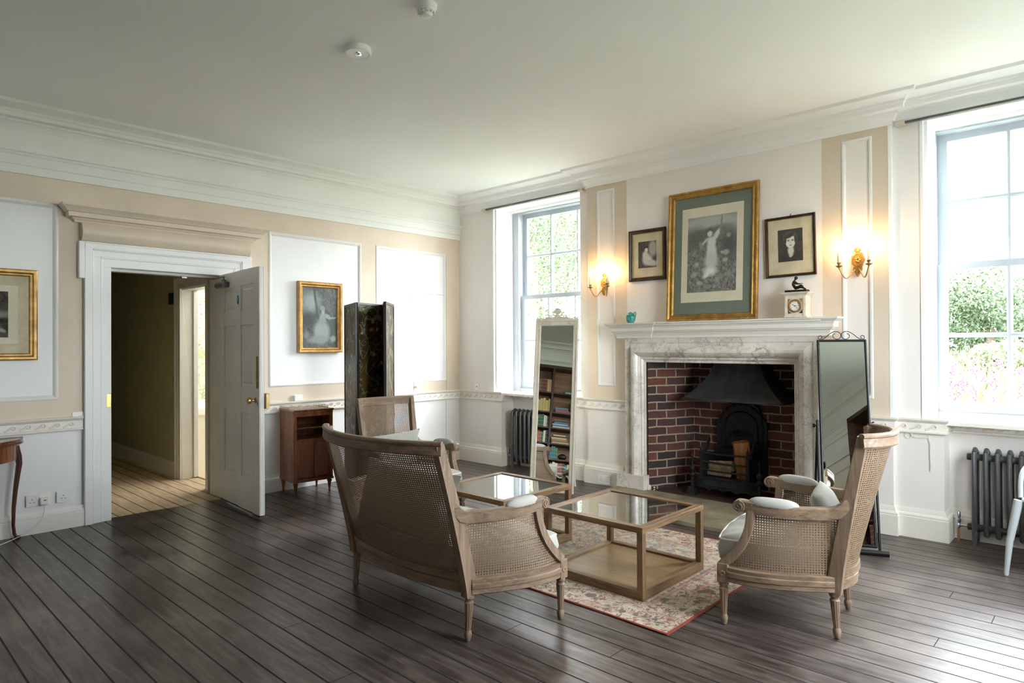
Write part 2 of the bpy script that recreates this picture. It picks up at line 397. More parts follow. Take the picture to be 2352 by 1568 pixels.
def brick_mat():
    t=NT('firebox_brick'); v=t.coord('UV'); b=t.n('ShaderNodeTexBrick'); t.L(v,b.inputs['Vector'])
    dn=t.noise(v,9,3,0.5,0,True); va=t.n('ShaderNodeVectorMath'); va.operation='MULTIPLY_ADD'; t.L(dn,va.inputs[0]); va.inputs[1].default_value=(0.022,0.018,0); t.L(v,va.inputs[2]); t.L(va.outputs[0],b.inputs['Vector'])
    b.inputs['Scale'].default_value=1; b.inputs['Brick Width'].default_value=0.215; b.inputs['Row Height'].default_value=0.0765
    b.inputs['Mortar Size'].default_value=0.0075; b.inputs['Mortar Smooth'].default_value=0.25; b.inputs['Bias'].default_value=-0.1
    b.inputs['Color1'].default_value=(0.050,0.034,0.038,1); b.inputs['Color2'].default_value=(0.23,0.070,0.048,1); b.inputs['Mortar'].default_value=(0.36,0.27,0.19,1)
    b.offset=0.5
    c=t.mix(t.math('MULTIPLY',t.noise(v,22,5),0.75),b.outputs['Color'],(0.045,0.032,0.030)); c=t.mix(b.outputs['Fac'],c,b.inputs['Mortar'].default_value[:3])
    sp=t.math('GREATER_THAN',t.noise(v,90,3,0.7),0.66); c=t.mix(t.math('MULTIPLY',sp,0.3),c,(0.4,0.3,0.24))
    h=t.math('ADD',t.math('MULTIPLY',t.math('SUBTRACT',1.0,b.outputs['Fac']),1.0),t.math('MULTIPLY',t.noise(v,60,4),0.35))
    return t.done(t.bsdf(c,0.85,0,t.bump(h,0.8,0.008),0.2))
M['brick']=brick_mat()
def tile_mat():
    t=NT('quarry_tile'); v=t.coord(); b=t.n('ShaderNodeTexBrick'); t.L(v,b.inputs['Vector']); b.offset=0
    b.inputs['Scale'].default_value=1; b.inputs['Brick Width'].default_value=0.23; b.inputs['Row Height'].default_value=0.23; b.inputs['Mortar Size'].default_value=0.004
    b.inputs['Color1'].default_value=(0.06,0.030,0.025,1); b.inputs['Color2'].default_value=(0.09,0.042,0.034,1); b.inputs['Mortar'].default_value=(0.11,0.085,0.07,1)
    c=t.mix(t.math('MULTIPLY',t.noise(v,25,5),0.5),b.outputs['Color'],(0.04,0.025,0.022))
    return t.done(t.bsdf(c,0.5,0,t.bump(t.noise(v,40,4),0.2,0.004),0.4))
M['tile']=tile_mat()
M['slab']=paint('hearth_stone',(0.30,0.255,0.175),0.5,0.22,6,0.25,60,0,0.4,0.003)
def cane_mat():
    t=NT('cane_weave'); uv=t.coord('UV'); P=0.0118
    x,y,z=t.sep(uv); a=t.math('SUBTRACT',t.math('FRACT',t.math('DIVIDE',x,P)),0.5); b=t.math('SUBTRACT',t.math('FRACT',t.math('DIVIDE',y,P)),0.5)
    ax=t.math('ABSOLUTE',a); ay=t.math('ABSOLUTE',b)
    oc=t.math('MAXIMUM',t.math('MAXIMUM',ax,ay),t.math('MULTIPLY',t.math('ADD',ax,ay),0.74))
    hole=t.math('LESS_THAN',oc,0.265)
    st=t.math('FRACT',t.math('MULTIPLY',t.math('ADD',t.math('DIVIDE',x,P),t.math('DIVIDE',y,P)),2.0)); st=t.math('GREATER_THAN',st,0.5)
    c=t.mix(t.math('MULTIPLY',st,0.6),(0.285,0.195,0.125),(0.13,0.085,0.055))
    c=t.mix(t.math('MULTIPLY',t.noise(t.coord(),14,3),0.5),c,(0.19,0.125,0.08))
    bs=t.bsdf(c,0.5,0,None,0.4); tr=t.n('ShaderNodeBsdfTransparent'); mx=t.n('ShaderNodeMixShader')
    t.L(hole,mx.inputs[0]); t.L(bs,mx.inputs[1]); t.L(tr.outputs[0],mx.inputs[2])
    return t.done(mx.outputs[0])
M['cane']=cane_mat()
def rug_mat(hx,hy):
    t=NT('faded_persian_rug'); v=t.coord(); x,y,z=t.sep(v)
    ex=t.math('SUBTRACT',hx,t.math('ABSOLUTE',x)); ey=t.math('SUBTRACT',hy,t.math('ABSOLUTE',y)); e=t.math('MINIMUM',ex,ey)
    beige=t.ramp(t.noise(v,9,6,0.7),[(0.3,(0.42,0.33,0.24)),(0.65,(0.66,0.58,0.47))])
    def layer(c,scale,thr,col,amt,wear=20):
        q=t.vor(t.mapping(v,(1,1,1),(scale,thr*9,0)),scale,'SMOOTH_F1'); n=t.noise(v,wear,4,0.75)
        m=t.math('MULTIPLY',t.math('LESS_THAN',q,thr),t.math('GREATER_THAN',n,0.44))
        m2=t.math('ABSOLUTE',t.math('SUBTRACT',t.noise(t.mapping(v,(1,1,1),(scale*3,0,0)),scale*1.1,3,0.6,1.2),0.5)); m2=t.math('MULTIPLY',t.math('LESS_THAN',m2,0.035),t.math('GREATER_THAN',n,0.46))
        return t.mix(t.math('MULTIPLY',t.math('MAXIMUM',m,m2),amt),c,col)
    c=beige
    inner=t.math('GREATER_THAN',e,0.27)
    field=layer(c,9,0.20,(0.50,0.14,0.10),0.75); field=layer(field,13,0.16,(0.10,0.10,0.14),0.7); field=layer(field,7,0.18,(0.46,0.36,0.20),0.6); field=layer(field,17,0.17,(0.30,0.36,0.40),0.6)
    bord=layer(c,11,0.22,(0.075,0.085,0.10),0.85); bord=layer(bord,15,0.14,(0.45,0.12,0.10),0.55)
    c=t.mix(inner,bord,field)
    for a,b_,col,am in ((0.262,0.27,(0.10,0.10,0.12),0.7),(0.235,0.240,(0.12,0.12,0.14),0.7),(0.075,0.080,(0.10,0.10,0.12),0.7),(0.045,0.050,(0.5,0.15,0.12),0.6)):
        m=t.math('MULTIPLY',t.math('GREATER_THAN',e,a),t.math('LESS_THAN',e,b_)); m=t.math('MULTIPLY',m,t.math('GREATER_THAN',t.noise(v,30,3,0.7),0.42))
        c=t.mix(t.math('MULTIPLY',m,am),c,col)
    band=t.math('MULTIPLY',t.math('GREATER_THAN',e,0.24),t.math('LESS_THAN',e,0.262)); c=t.mix(t.math('MULTIPLY',band,0.5),c,(0.55,0.22,0.18))
    weave=t.math('SINE',t.math('MULTIPLY',y,1800)); c=t.mix(t.math('MULTIPLY',t.noise(v,260,2),0.3),c,(0.30,0.25,0.2))
    c=t.mix(t.math('LESS_THAN',e,0.010),c,(0.30,0.07,0.055))
    return t.done(t.bsdf(c,0.95,0,t.bump(t.noise(v,300,2),0.5,0.003),0.1))
def vine_mat(name, bg, stem, petals, leaf, scale=1.0, rough=0.4, spec=0.5, thin=0.016, uvc=True):
    t=NT(name); v=t.coord('UV' if uvc else 'Object')
    c=bg if not callable(bg) else bg(t,v)
    for k,(sc,th) in enumerate(((3.2,thin),(5.3,thin*0.8))):
        n=t.noise(t.mapping(v,(scale,scale,scale),(k*5.1,2.2*k,0)),sc,2,0.4,1.0); m=t.math('LESS_THAN',t.math('ABSOLUTE',t.math('SUBTRACT',n,0.5)),th); c=t.mix(t.math('MULTIPLY',m,0.75),c,stem)
    for k,(sc,r,col,r2) in enumerate(((6,0.20,petals[0],0.07),(8,0.17,petals[1],0.06),(11,0.16,leaf,0.0),(13,0.16,petals[-1],0.05),(14,0.2,leaf,0))):
        mp=t.mapping(v,(scale,scale*(0.8 if k%2 else 1.25),scale),(k*3.7,k*1.9,0),(0,0,k*0.7)); dn=t.noise(mp,sc*2.2,2,0.5,0,True)
        va=t.n('ShaderNodeVectorMath'); va.operation='MULTIPLY_ADD'; t.L(dn,va.inputs[0]); va.inputs[1].default_value=(0.11/scale,)*3; t.L(mp,va.inputs[2])
        vo=t.n('ShaderNodeTexVoronoi'); t.L(va.outputs[0],vo.inputs['Vector']); vo.inputs['Scale'].default_value=sc
        pick=t.math('GREATER_THAN',t.sep(vo.outputs['Color'])[0],0.55)
        d=vo.outputs['Distance']; m=t.math('MULTIPLY',t.math('LESS_THAN',d,r),pick); c=t.mix(t.math('MULTIPLY',m,0.85),c,col)
        if r2: c=t.mix(t.math('MULTIPLY',t.math('LESS_THAN',d,r2),pick),c,tuple(q*0.5 for q in col))
    return t.done(t.bsdf(c,rough,0,None,spec))
M['screenpanel']=vine_mat('painted_leather',lambda t,v:t.ramp(t.noise(v,3,3),[(0.35,(0.022,0.012,0.006)),(0.7,(0.085,0.050,0.018))]),(0.16,0.17,0.10),[(0.45,0.22,0.15),(0.50,0.43,0.30),(0.10,0.17,0.22)],(0.16,0.20,0.12),1.0,0.42,0.16,0.022)
M['wallpaper']=vine_mat('floral_wallpaper',(0.88,0.88,0.74),(0.45,0.55,0.30),[(0.62,0.32,0.50),(0.80,0.35,0.40),(0.25,0.45,0.68)],(0.28,0.48,0.22),1.6,0.7,0.2)
def print_mat(name, base0, base1, blobs, nscale=9, tone=(1,1,1), uv=True, contrast=1.0):
    """engraving: mottled ground plus soft ellipses (cx,cy,rx,ry,angle,value,softness) in 0..1 picture space"""
    t=NT(name); v=t.coord('UV'); dn=t.noise(v,14,4,0.6,0,True)
    va=t.n('ShaderNodeVectorMath'); va.operation='MULTIPLY_ADD'; t.L(dn,va.inputs[0]); va.inputs[1].default_value=(0.035,0.035,0); va.inputs[2].default_value=(0,0,0); t.L(v,va.inputs[2])
    x,y,z=t.sep(va.outputs[0]); x=t.math('SUBTRACT',x,0.0175); y=t.math('SUBTRACT',y,0.0175)
    n=t.noise(v,nscale,8,0.7,0.8); val=t.math('MULTIPLY_ADD',t.math('SUBTRACT',n,0.5),2.2*contrast,0.5,clamp=True)
    g=t.math('ADD',base0,t.math('MULTIPLY',val,base1-base0))
    for cx,cy,rx,ry,an,va_,so in blobs:
        ca,sa=math.cos(an),math.sin(an); dx=t.math('SUBTRACT',x,cx); dy=t.math('SUBTRACT',y,cy)
        u=t.math('DIVIDE',t.math('ADD',t.math('MULTIPLY',dx,ca),t.math('MULTIPLY',dy,sa)),rx); w=t.math('DIVIDE',t.math('SUBTRACT',t.math('MULTIPLY',dy,ca),t.math('MULTIPLY',dx,sa)),ry)
        d=t.math('SQRT',t.math('ADD',t.math('MULTIPLY',u,u),t.math('MULTIPLY',w,w)))
        k=t.math('DIVIDE',t.math('SUBTRACT',1.0+so,d),2*so,clamp=True)
        tgt=t.math('ADD',va_,t.math('MULTIPLY',t.math('SUBTRACT',t.noise(v,nscale*3,4,0.6),0.5),0.22))
        g=t.math('ADD',t.math('MULTIPLY',g,t.math('SUBTRACT',1.0,k)),t.math('MULTIPLY',tgt,k))
    gg=t.math('POWER',t.math('MAXIMUM',g,0.0),1.4); rgb=t.comb(t.math('MULTIPLY',gg,tone[0]),t.math('MULTIPLY',gg,tone[1]),t.math('MULTIPLY',gg,tone[2]))
    return t.done(t.bsdf(rgb,0.7,0,None,0.2))
# ================================================================== THE ROOM
ZC=3.12; RX=6.65; YB=-5.95; WY=0.04
def quadpart(name, boxes, mat, **kw):
    m=MB()
    for b in boxes: m.box(*b)
    o=m.build(name, mat, **kw); o['kind']='structure'; return o
quadpart('floor', [(-7,RX,YB,0.6,-0.12,0)], M['floor'])
quadpart('ceiling', [(-0.4,RX+0.2,YB-0.2,0.6,ZC,ZC+0.12)], M['ceiling'])
# door opening in the left wall
DY0,DY1,DZ=-3.684,-2.775,2.0
o=quadpart('wall_left', [(-0.35,-0.010,YB,DY0-0.0115,0,ZC),(-0.35,-0.010,DY1+0.0115,0.6,0,ZC),(-0.35,-0.010,DY0-0.0115,DY1+0.0115,DZ+0.0115,ZC)], M['panel'])
# beige stiles and rails of the panelling: windows of white panel left between them
LP=[(-5.6,-4.032,0.975,2.45),(-2.371,-1.353,0.985,2.45),(-1.167,-0.175,0.955,2.45)]
bx=[(-0.010,0,YB,0.04,2.45,2.645),(-0.010,0,YB,DY0-0.012,0.835,0.975),(-0.010,0,-2.76,0.04,0.835,0.955),
    (-0.010,0,YB,-5.6,0.975,2.45),(-0.010,0,-4.032,DY0-0.012,0.975,2.45),(-0.010,0,DY1+0.012,-2.371,0.955,2.45),(-0.010,0,-1.353,-1.167,0.955,2.45),(-0.010,0,-0.175,0.04,0.955,2.45),
    (-0.010,0,-2.371,-1.353,0.955,0.985)]
quadpart('wall_left_stiles', bx, M['beige']).name='trim_1'
def panel_mould(y0,y1,z0,z1,w=0.035,x=0.0,d=0.012, ax='x'):
    prof=[(-0.002,-0.004),(0,0.001),(0.005,0.005),(0.012,0.006),(0.020,0.002),(w-0.006,-0.007),(w,-0.012)]
    pts=[(y0,z0),(y1,z0),(y1,z1),(y0,z1)]; m=MB(); V=[];F=[]
    for k,(a,b) in enumerate(pts):
        sa=1 if k in (0,3) else -1; sb=1 if k in (0,1) else -1
        for q,h in prof:
            p=(a+sa*q,b+sb*q); V.append((x+h+0.002,p[0],p[1]) if ax=='x' else (p[0],x-h-0.002,p[1]))
    n=len(prof)
    for k in range(4):
        j=(k+1)%4
        for q in range(n-1): F.append((k*n+q,j*n+q,j*n+q+1,k*n+q+1))
    m.add(V,F); return m
def mould_obj(name,m,mat):
    o=m.build(name,mat,smooth=35); o['kind']='structure'; return o
k=2
for p in LP:
    mould_obj('trim_%d'%k, panel_mould(*p), M['moulding']); k+=1
# jib cupboard door cut into the corner panel
def jib():
    m=MB(); m.cur=0
    g=0.004
    for a in ((-0.684,-0.682,0.985,1.967),(-0.684,-0.200,1.965,1.967),(-0.660,-0.658,0.845,0.956),(-0.666,-0.664,0.16,0.735)): m.box(-0.0105,0.0012 if 0.8<a[2]<0.96 else -0.0088,a[0],a[1],a[2],a[3])
    m.box(-0.002,0.0012,-0.172,-0.170,0.84,2.44); m.box(-0.012,-0.0088,-0.172,-0.170,0.16,0.735)
    return m
o=jib().build('cupboard_door_joint',M['ink']); o['kind']='structure'; o.name='trim_5'
t=empty('cupboard_knob',(0.0,-0.637,0.905)); tag(t,'small round white china knob on the jib cupboard door in the left wall','knob')
mm=Matrix.Rotation(PI/2,4,'Y'); MB().lathe([(0.010,0),(0.006,0.01),(0.006,0.016),(0.015,0.022),(0.017,0.030),(0.012,0.038),(0.001,0.041)],n=16,M=mm).build('knob',M['plastic'],t,smooth=50)
# back wall (windows and fireplace)
o=quadpart('wall_back', [(-0.35,0.59,WY,0.6,0,ZC),(0.59,0.70,WY,0.6,0,0.80),
   (0.59,1.83,WY,0.6,2.94,ZC),(0.70,1.72,0.235,0.6,0,0.80),(1.72,1.83,WY,0.6,0,0.80),
   (4.65,4.84,WY,0.6,0,ZC),(4.84,4.95,WY,0.6,0,0.80),(4.84,6.08,WY,0.6,2.94,ZC),(4.95,5.97,0.235,0.6,0,0.80),(5.97,6.08,WY,0.6,0,0.80),(6.08,RX+0.2,WY,0.6,0,ZC)], M['plaster'])
m=MB()
for x0,x1 in ((1.83,1.95),): m.box(x0,x1,WY,0.34,0,ZC); 
m.prism([(1.83,0.34),(1.95,0.34),(2.06,0.6),(1.95,0.6)],0,ZC,'z')
# chimney breast, hollow round the firebox
for b in ((1.95,2.62,0.010,0.6,0,ZC),(4.00,4.65,0.010,0.6,0,ZC),(2.62,4.00,0.010,0.6,1.24,ZC),(2.62,4.00,0.50,0.6,0,1.24)): m.box(*b)
m.box(2.416,4.179,0.0,0.010,1.35,ZC)
o=m.build('wall_back_chimney_breast',M['plaster2']); o['kind']='structure'; o.name='wall_back_chimney'
# beige pilaster fields, white sunk panels
bx=[]
for x0,x1,p0,p1 in ((1.95,2.416,2.066,2.277),(4.179,4.65,4.319,4.527)):
    bx+=[(x0,p0,0,0.010,0.84,ZC),(p1,x1,0,0.010,0.84,ZC),(p0,p1,0,0.010,0.84,0.966),(p0,p1,0,0.010,2.885,ZC)]
quadpart('trim_6',bx,M['beige'])
quadpart('trim_7',[(1.95,2.416,0,0.010,0,0.84),(4.179,4.65,0,0.010,0,0.84)],M['plaster'])
k=8
for x0,x1 in ((2.066,2.277),(4.319,4.527)):
    mould_obj('trim_%d'%k, panel_mould(x0,x1,0.966,2.885,0.028,0.0,ax='y'), M['moulding']); k+=1
# white corner bead where the chimney breast steps out on the right
quadpart('trim_10',[(4.632,4.652,-0.002,0.04,0.84,2.96)],M['white'])
# firebox
def firebox():
    m=MB(); H=1.30
    P=[(2.655,-0.03),(2.87,0.45),(3.93,0.45),(3.985,-0.03)]; u=0
    for a,b in zip(P[:-1],P[1:]):
        L=math.dist(a,b); m.add([(a[0],a[1],0),(b[0],b[1],0),(b[0],b[1],H),(a[0],a[1],H)],[(0,1,2,3)],[[(u,0),(u+L,0),(u+L,H),(u,H)]]); u+=L+0.05
    o=m.build('wall_back_firebox',M['brick'],weld=False); o['kind']='structure'
    m=MB(); m.box(2.6,4.02,-0.03,0.5,1.235,1.26); o=m.build('wall_back_firebox_top',M['black']); o['kind']='structure'
firebox()
# unseen side of the room: right wall, wall behind the camera
quadpart('wall_right',[(RX,RX+0.2,YB-0.2,-2.78,0,ZC),(RX,RX+0.2,-1.43,0.6,0,ZC),(RX,RX+0.2,-2.78,-1.43,0,0.82),(RX,RX+0.2,-2.78,-1.43,2.94,ZC)],M['panel'])  # opening left for the window added as fill light
quadpart('wall_front',[(-0.35,RX,YB-0.2,YB,0,ZC)],M['panel'])
# ------------------------------------------------------------ mouldings swept round the room
CORN=[(0.0,-0.185),(0.012,-0.185),(0.012,-0.165),(0.022,-0.160),(0.028,-0.140),(0.045,-0.120),(0.055,-0.118),(0.058,-0.105),(0.075,-0.100),(0.100,-0.098),(0.104,-0.070),(0.112,-0.066),(0.118,-0.050),(0.150,-0.030),(0.175,-0.024),(0.182,-0.020),(0.185,-0.010),(0.190,-0.002),(0.190,0.003),(0,0.003)]
DADO=[(0,-0.105),(0.022,-0.105),(0.026,-0.100),(0.026,-0.090),(0.014,-0.084),(0.014,-0.032),(0.022,-0.026),(0.030,-0.018),(0.036,-0.012),(0.038,0.0),(0,0.0)]
SKB=[(0,0.0),(0.032,0.0),(0.032,0.142),(0.028,0.148),(0.030,0.156),(0.024,0.166),(0.014,0.172),(0.012,0.186),(0.006,0.205),(0,0.205)]
SKA=[(0,0.0),(0.030,0.0),(0.030,0.108),(0.026,0.114),(0.028,0.120),(0.020,0.130),(0.012,0.136),(0.010,0.148),(0.004,0.158),(0,0.158)]
ENT=[(0,-0.485),(0.020,-0.485),(0.020,-0.425),(0.027,-0.421),(0.027,-0.355),(0.034,-0.350),(0.040,-0.335),(0.052,-0.328),(0.054,-0.312),(0.020,-0.305),(0.016,-0.170),(0.024,-0.150),(0.024,-0.140),(0,-0.140)]
def run(name, path, prof, z, mat, inward=1):
    pts=[(x,y,z) for x,y in path]
    # room lies to the right of the walking direction (d x up = right side)
    o=MB().sweep(pts,[(s,u) for s,u in prof]).build(name,mat,smooth=28); o['kind']='structure'; return o
# wall A runs from the far left end towards the corner (room on the right), then along the back wall
LA=[(0,YB),(0,WY)]
o=run('cornice_left', [(0.0,YB),(0.0,WY)], CORN, ZC, M['greenwhite']); o.name='trim_11'
o=run('entablature_left', [(0.0,YB),(0.0,WY)], ENT, ZC, M['greenwhite']); o.name='trim_12'
o=run('cornice_back', [(0.0,WY),(1.95,WY),(1.95,0.0),(4.65,0.0),(4.65,WY),(RX,WY)], CORN, ZC, M['white']); o.name='trim_13'
o=run('cornice_right', [(RX,WY),(RX,YB),(0,YB)], CORN, ZC, M['greenwhite']); o.name='trim_14'
o=run('entablature_right', [(RX,WY),(RX,YB),(0,YB)], ENT, ZC, M['greenwhite']); o.name='trim_15'
ZD=0.84
WB1=[(0.0,WY),(0.70,WY),(0.70,0.235),(1.72,0.235),(1.72,WY),(1.95,WY),(1.95,0.0),(2.425,0.0)]
WB2=[(4.18,0.0),(4.65,0.0),(4.65,WY),(4.95,WY),(4.95,0.235),(5.97,0.235),(5.97,WY),(RX,WY)]
runs=[('trim_16',[(0,YB),(0,-3.876)]),('trim_17',[(0,-2.582)]+WB1),('trim_18',WB2),('trim_19',[(RX,WY),(RX,-2.2)])]
for n,p in runs: run(n,p,DADO,ZD,M['cream'])
run('baseboard_left',[(0,YB),(0,-3.845)],SKA,0,M['white'])
run('baseboard_back',[(0,-2.60),(0,-0.7)],SKA,0,M['white']).name='baseboard_left_far'
run('baseboard_corner',[(0,-0.7)]+WB1[:-1]+[(2.37,0.0)],SKB,0,M['cream']).name='baseboard_back'
run('baseboard_right_part',[(4.235,0.0)]+WB2[1:],SKB,0,M['cream']).name='baseboard_back_right'
run('baseboard_right',[(RX,WY),(RX,-2.2)],SKB,0,M['cream'])
# running-dog scroll carved in the dado rail
def scroll_run(name, path, z, pitch=0.083):
    m=MB(); f=MB()
    for a,b in zip(path[:-1],path[1:]):
        a=Vector(a); b=Vector(b); L=(b-a).length; d=(b-a)/L; nrm=Vector((d.y,-d.x))
        a2=a+d*0.012; Lx=L-0.024; n=max(1,int(Lx/pitch)); pt=Lx/n
        if Lx<0.05: continue
        c0=a2+nrm*0.0145; c1=a2+d*Lx+nrm*0.0145
        f.add([(c0.x,c0.y,z-0.085),(c1.x,c1.y,z-0.085),(c1.x,c1.y,z-0.032),(c0.x,c0.y,z-0.032)],[(0,1,2,3)])
        for k in range(n):
            o=a2+d*(k+0.5)*pt+nrm*0.0165
            pts=[]
            for q in range(13):
                tt=q/12
                if tt<0.45: s_=tt/0.45; x=-0.5*pt+s_*0.52*pt; zz=-0.020+0.034*s_**1.6
                else:
                    an=math.radians(95-(tt-0.45)/0.55*330); r=0.0145-0.008*(tt-0.45)/0.55
                    x=0.02*pt+0.004+r*math.cos(an)*1.15; zz=r*math.sin(an)
                p=o+d*x; pts.append((p.x,p.y,z-0.058+zz))
            m.tube(pts,lambda t:0.0075-0.004*t,5,flat=1)
    if f.v: o=f.build(name+'_ground',M['frieze']); o['kind']='structure'; o.name=name
    o=m.build(name+'_scroll',M['scroll'],smooth=60); o['kind']='structure'; o.name='trim_%d'%(int(name.split('_')[1])+10)
scroll_run('trim_20',[(0,-5.0),(0,-3.9)],ZD)
scroll_run('trim_21',[(0,-2.55),(0,WY)],ZD)
scroll_run('trim_22',WB1,ZD)
scroll_run('trim_23',WB2,ZD)
# window boards
quadpart('window_1_sill',[(0.59,1.95,0.05,0.42,0.80,0.826)],M['cream']).name='trim_40'
quadpart('window_2_sill',[(4.84,6.08,0.05,0.42,0.80,0.826)],M['cream']).name='trim_41'
# ------------------------------------------------------------ windows
def window(n, xo0, xo1, gx0):
    root=empty('window_%d'%n,(0,0,0)); root['kind']='structure'
    PW,BW=0.345,0.033; g=[gx0+i*(PW+BW) for i in range(3)]; gx1=g[2]+PW
    sx0,sx1=gx0-0.068,gx1+0.068; yi,yo=0.375,0.415
    f=MB()   # box frame: jambs, head, sill
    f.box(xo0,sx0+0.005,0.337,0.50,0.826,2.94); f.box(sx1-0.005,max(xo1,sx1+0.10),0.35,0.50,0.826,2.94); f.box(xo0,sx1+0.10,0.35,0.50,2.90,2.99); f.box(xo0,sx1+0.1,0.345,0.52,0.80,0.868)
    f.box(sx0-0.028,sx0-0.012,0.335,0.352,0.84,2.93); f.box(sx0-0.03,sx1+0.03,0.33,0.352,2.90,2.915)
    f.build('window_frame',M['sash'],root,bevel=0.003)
    def sash(name,y,z0,z1,zb,rb,rt):
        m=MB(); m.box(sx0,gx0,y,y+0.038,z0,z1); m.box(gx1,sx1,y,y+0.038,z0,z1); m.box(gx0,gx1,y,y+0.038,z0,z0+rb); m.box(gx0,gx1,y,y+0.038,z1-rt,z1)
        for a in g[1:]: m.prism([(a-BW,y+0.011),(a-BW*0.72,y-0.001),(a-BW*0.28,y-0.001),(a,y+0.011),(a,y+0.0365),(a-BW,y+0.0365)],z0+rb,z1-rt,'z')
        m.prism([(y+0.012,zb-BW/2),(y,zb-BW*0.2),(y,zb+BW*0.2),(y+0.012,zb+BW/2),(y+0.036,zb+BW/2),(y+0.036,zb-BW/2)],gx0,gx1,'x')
        o=m.build(name,M['sash'],root); o['label']=name.replace('_',' ')+' in blue-grey that carries its backlit shade'
        p=MB()
        for a in g:
            for c,d in ((z0+rb,zb-BW/2),(zb+BW/2,z1-rt)): p.box(a,a+PW,y+0.022,y+0.026,c,d)
        p.build('pane',M['pane'],o)
    sash('lower_sash',0.375,0.868,1.945,1.424,0.075,0.042)
    sash('upper_sash',0.420,1.915,2.915,2.405,0.040,0.065)
    return root
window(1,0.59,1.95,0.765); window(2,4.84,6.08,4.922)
added_window=window(3,0,1.24,0.09); added_window.rotation_euler=(0,0,-PI/2); added_window.location=(RX-0.30,-1.48,0)  # window added in the unseen right wall to bring in more daylight
# shutters folded into the reveals, soffit panels
def shutter(x, side, name, label):
    t=empty(name,(x,0.06,0.826)); 
    m=MB(); th=0.022; s_=side
    L=0.275; Hh=2.10
    def B(y0,y1,z0,z1,d=0.0): m.box(min(0,s_*(th-d)),max(0,s_*(th-d)),y0,y1,z0,z1)
    B(0,0.055,0,Hh); B(L-0.055,L,0,Hh)
    cuts=[(0.10,0.60),(0.68,1.27),(1.35,2.0)]
    zz=[0]+[c for q in cuts for c in q]+[Hh]
    for a,b in zip(zz[::2],zz[1::2]): B(0.055,L-0.055,a,b)
    for a,b in cuts:
        B(0.055,L-0.055,a,b,0.010)
        m.frust  # raised field
        x0,x1=(s_*(th-0.010)),(s_*(th-0.003))
        v=[(x0,0.075,a+0.02),(x0,L-0.075,a+0.02),(x0,L-0.075,b-0.02),(x0,0.075,b-0.02),(x1,0.09,a+0.035),(x1,L-0.09,a+0.035),(x1,L-0.09,b-0.035),(x1,0.09,b-0.035)]
        m.add(v,[(4,5,6,7),(0,1,5,4),(1,2,6,5),(2,3,7,6),(3,0,4,7)])
    o=m.build(name,M['white'],t); 
    bpy.data.objects.remove(t); o.parent=None; o.location=(x,0.06,0.832)
    tag(o,label,'shutter'); return o
shutter(0.592,1,'window_shutter','tall white panelled shutter folded in the left reveal of the far window by the corner')
shutter(4.842,1,'window_shutter','tall white panelled shutter folded in the left reveal of the near right window')
quadpart('trim_42',[(0.574,0.592,-0.0+WY-0.008,0.36,0.83,2.94),(4.822,4.842,WY-0.008,0.36,0.83,2.94)],M['white'])
m=MB()
for x0,x1 in ((0.59,1.83),(4.84,6.08)):
    m.box(x0,x1,0.04,0.12,2.925,2.945); m.box(x0,x1,0.27,0.40,2.915,2.945); m.box(x0,x0+0.14,0.12,0.27,2.925,2.945); m.box(x1-0.14,x1,0.12,0.27,2.925,2.945); m.box(x0,x1,0.12,0.27,2.937,2.945)
o=m.build('trim_43',M['white']); o['kind']='structure'
# curtain tracks under the cornice
for x0,x1,lab in ((0.44,1.90,'thin grey curtain track with wooden end blocks under the cornice over the far window'),(4.68,6.25,'thin grey curtain track with wooden end blocks under the cornice over the near right window')):
    t=empty('curtain_track',(x0,WY-0.035,2.925)); tag(t,lab,'curtain track')
    MB().box(0,x1-x0,-0.012,0.012,0.0,0.016).build('track',M['radiator'],t,bevel=0.002)
    for a in (0.03,x1-x0-0.03): MB().box(a-0.03,a+0.03,-0.02,0.035,-0.006,0.020).build('end_block',M['oldbrass'] if 0 else M['beige'],t,bevel=0.003)
for x,y,z,lab in ((0.267,WY,0.845,'small square brass-centred outlet plate on the plain wall left of the far window'),):
    t=empty('wall_plate',(x,y,z)); tag(t,lab,'wall plate'); MB().box(0,0.07,-0.006,0,0,0.08).build('plate',M['plastic'],t,bevel=0.002)
    MB().lathe([(0.009,0),(0.009,0.004),(0.004,0.008),(0.001,0.009)],(0.035,-0.006,0.04),14,Matrix.Rotation(PI/2,4,'X')).build('screw_terminal',M['brass'],t,smooth=40)

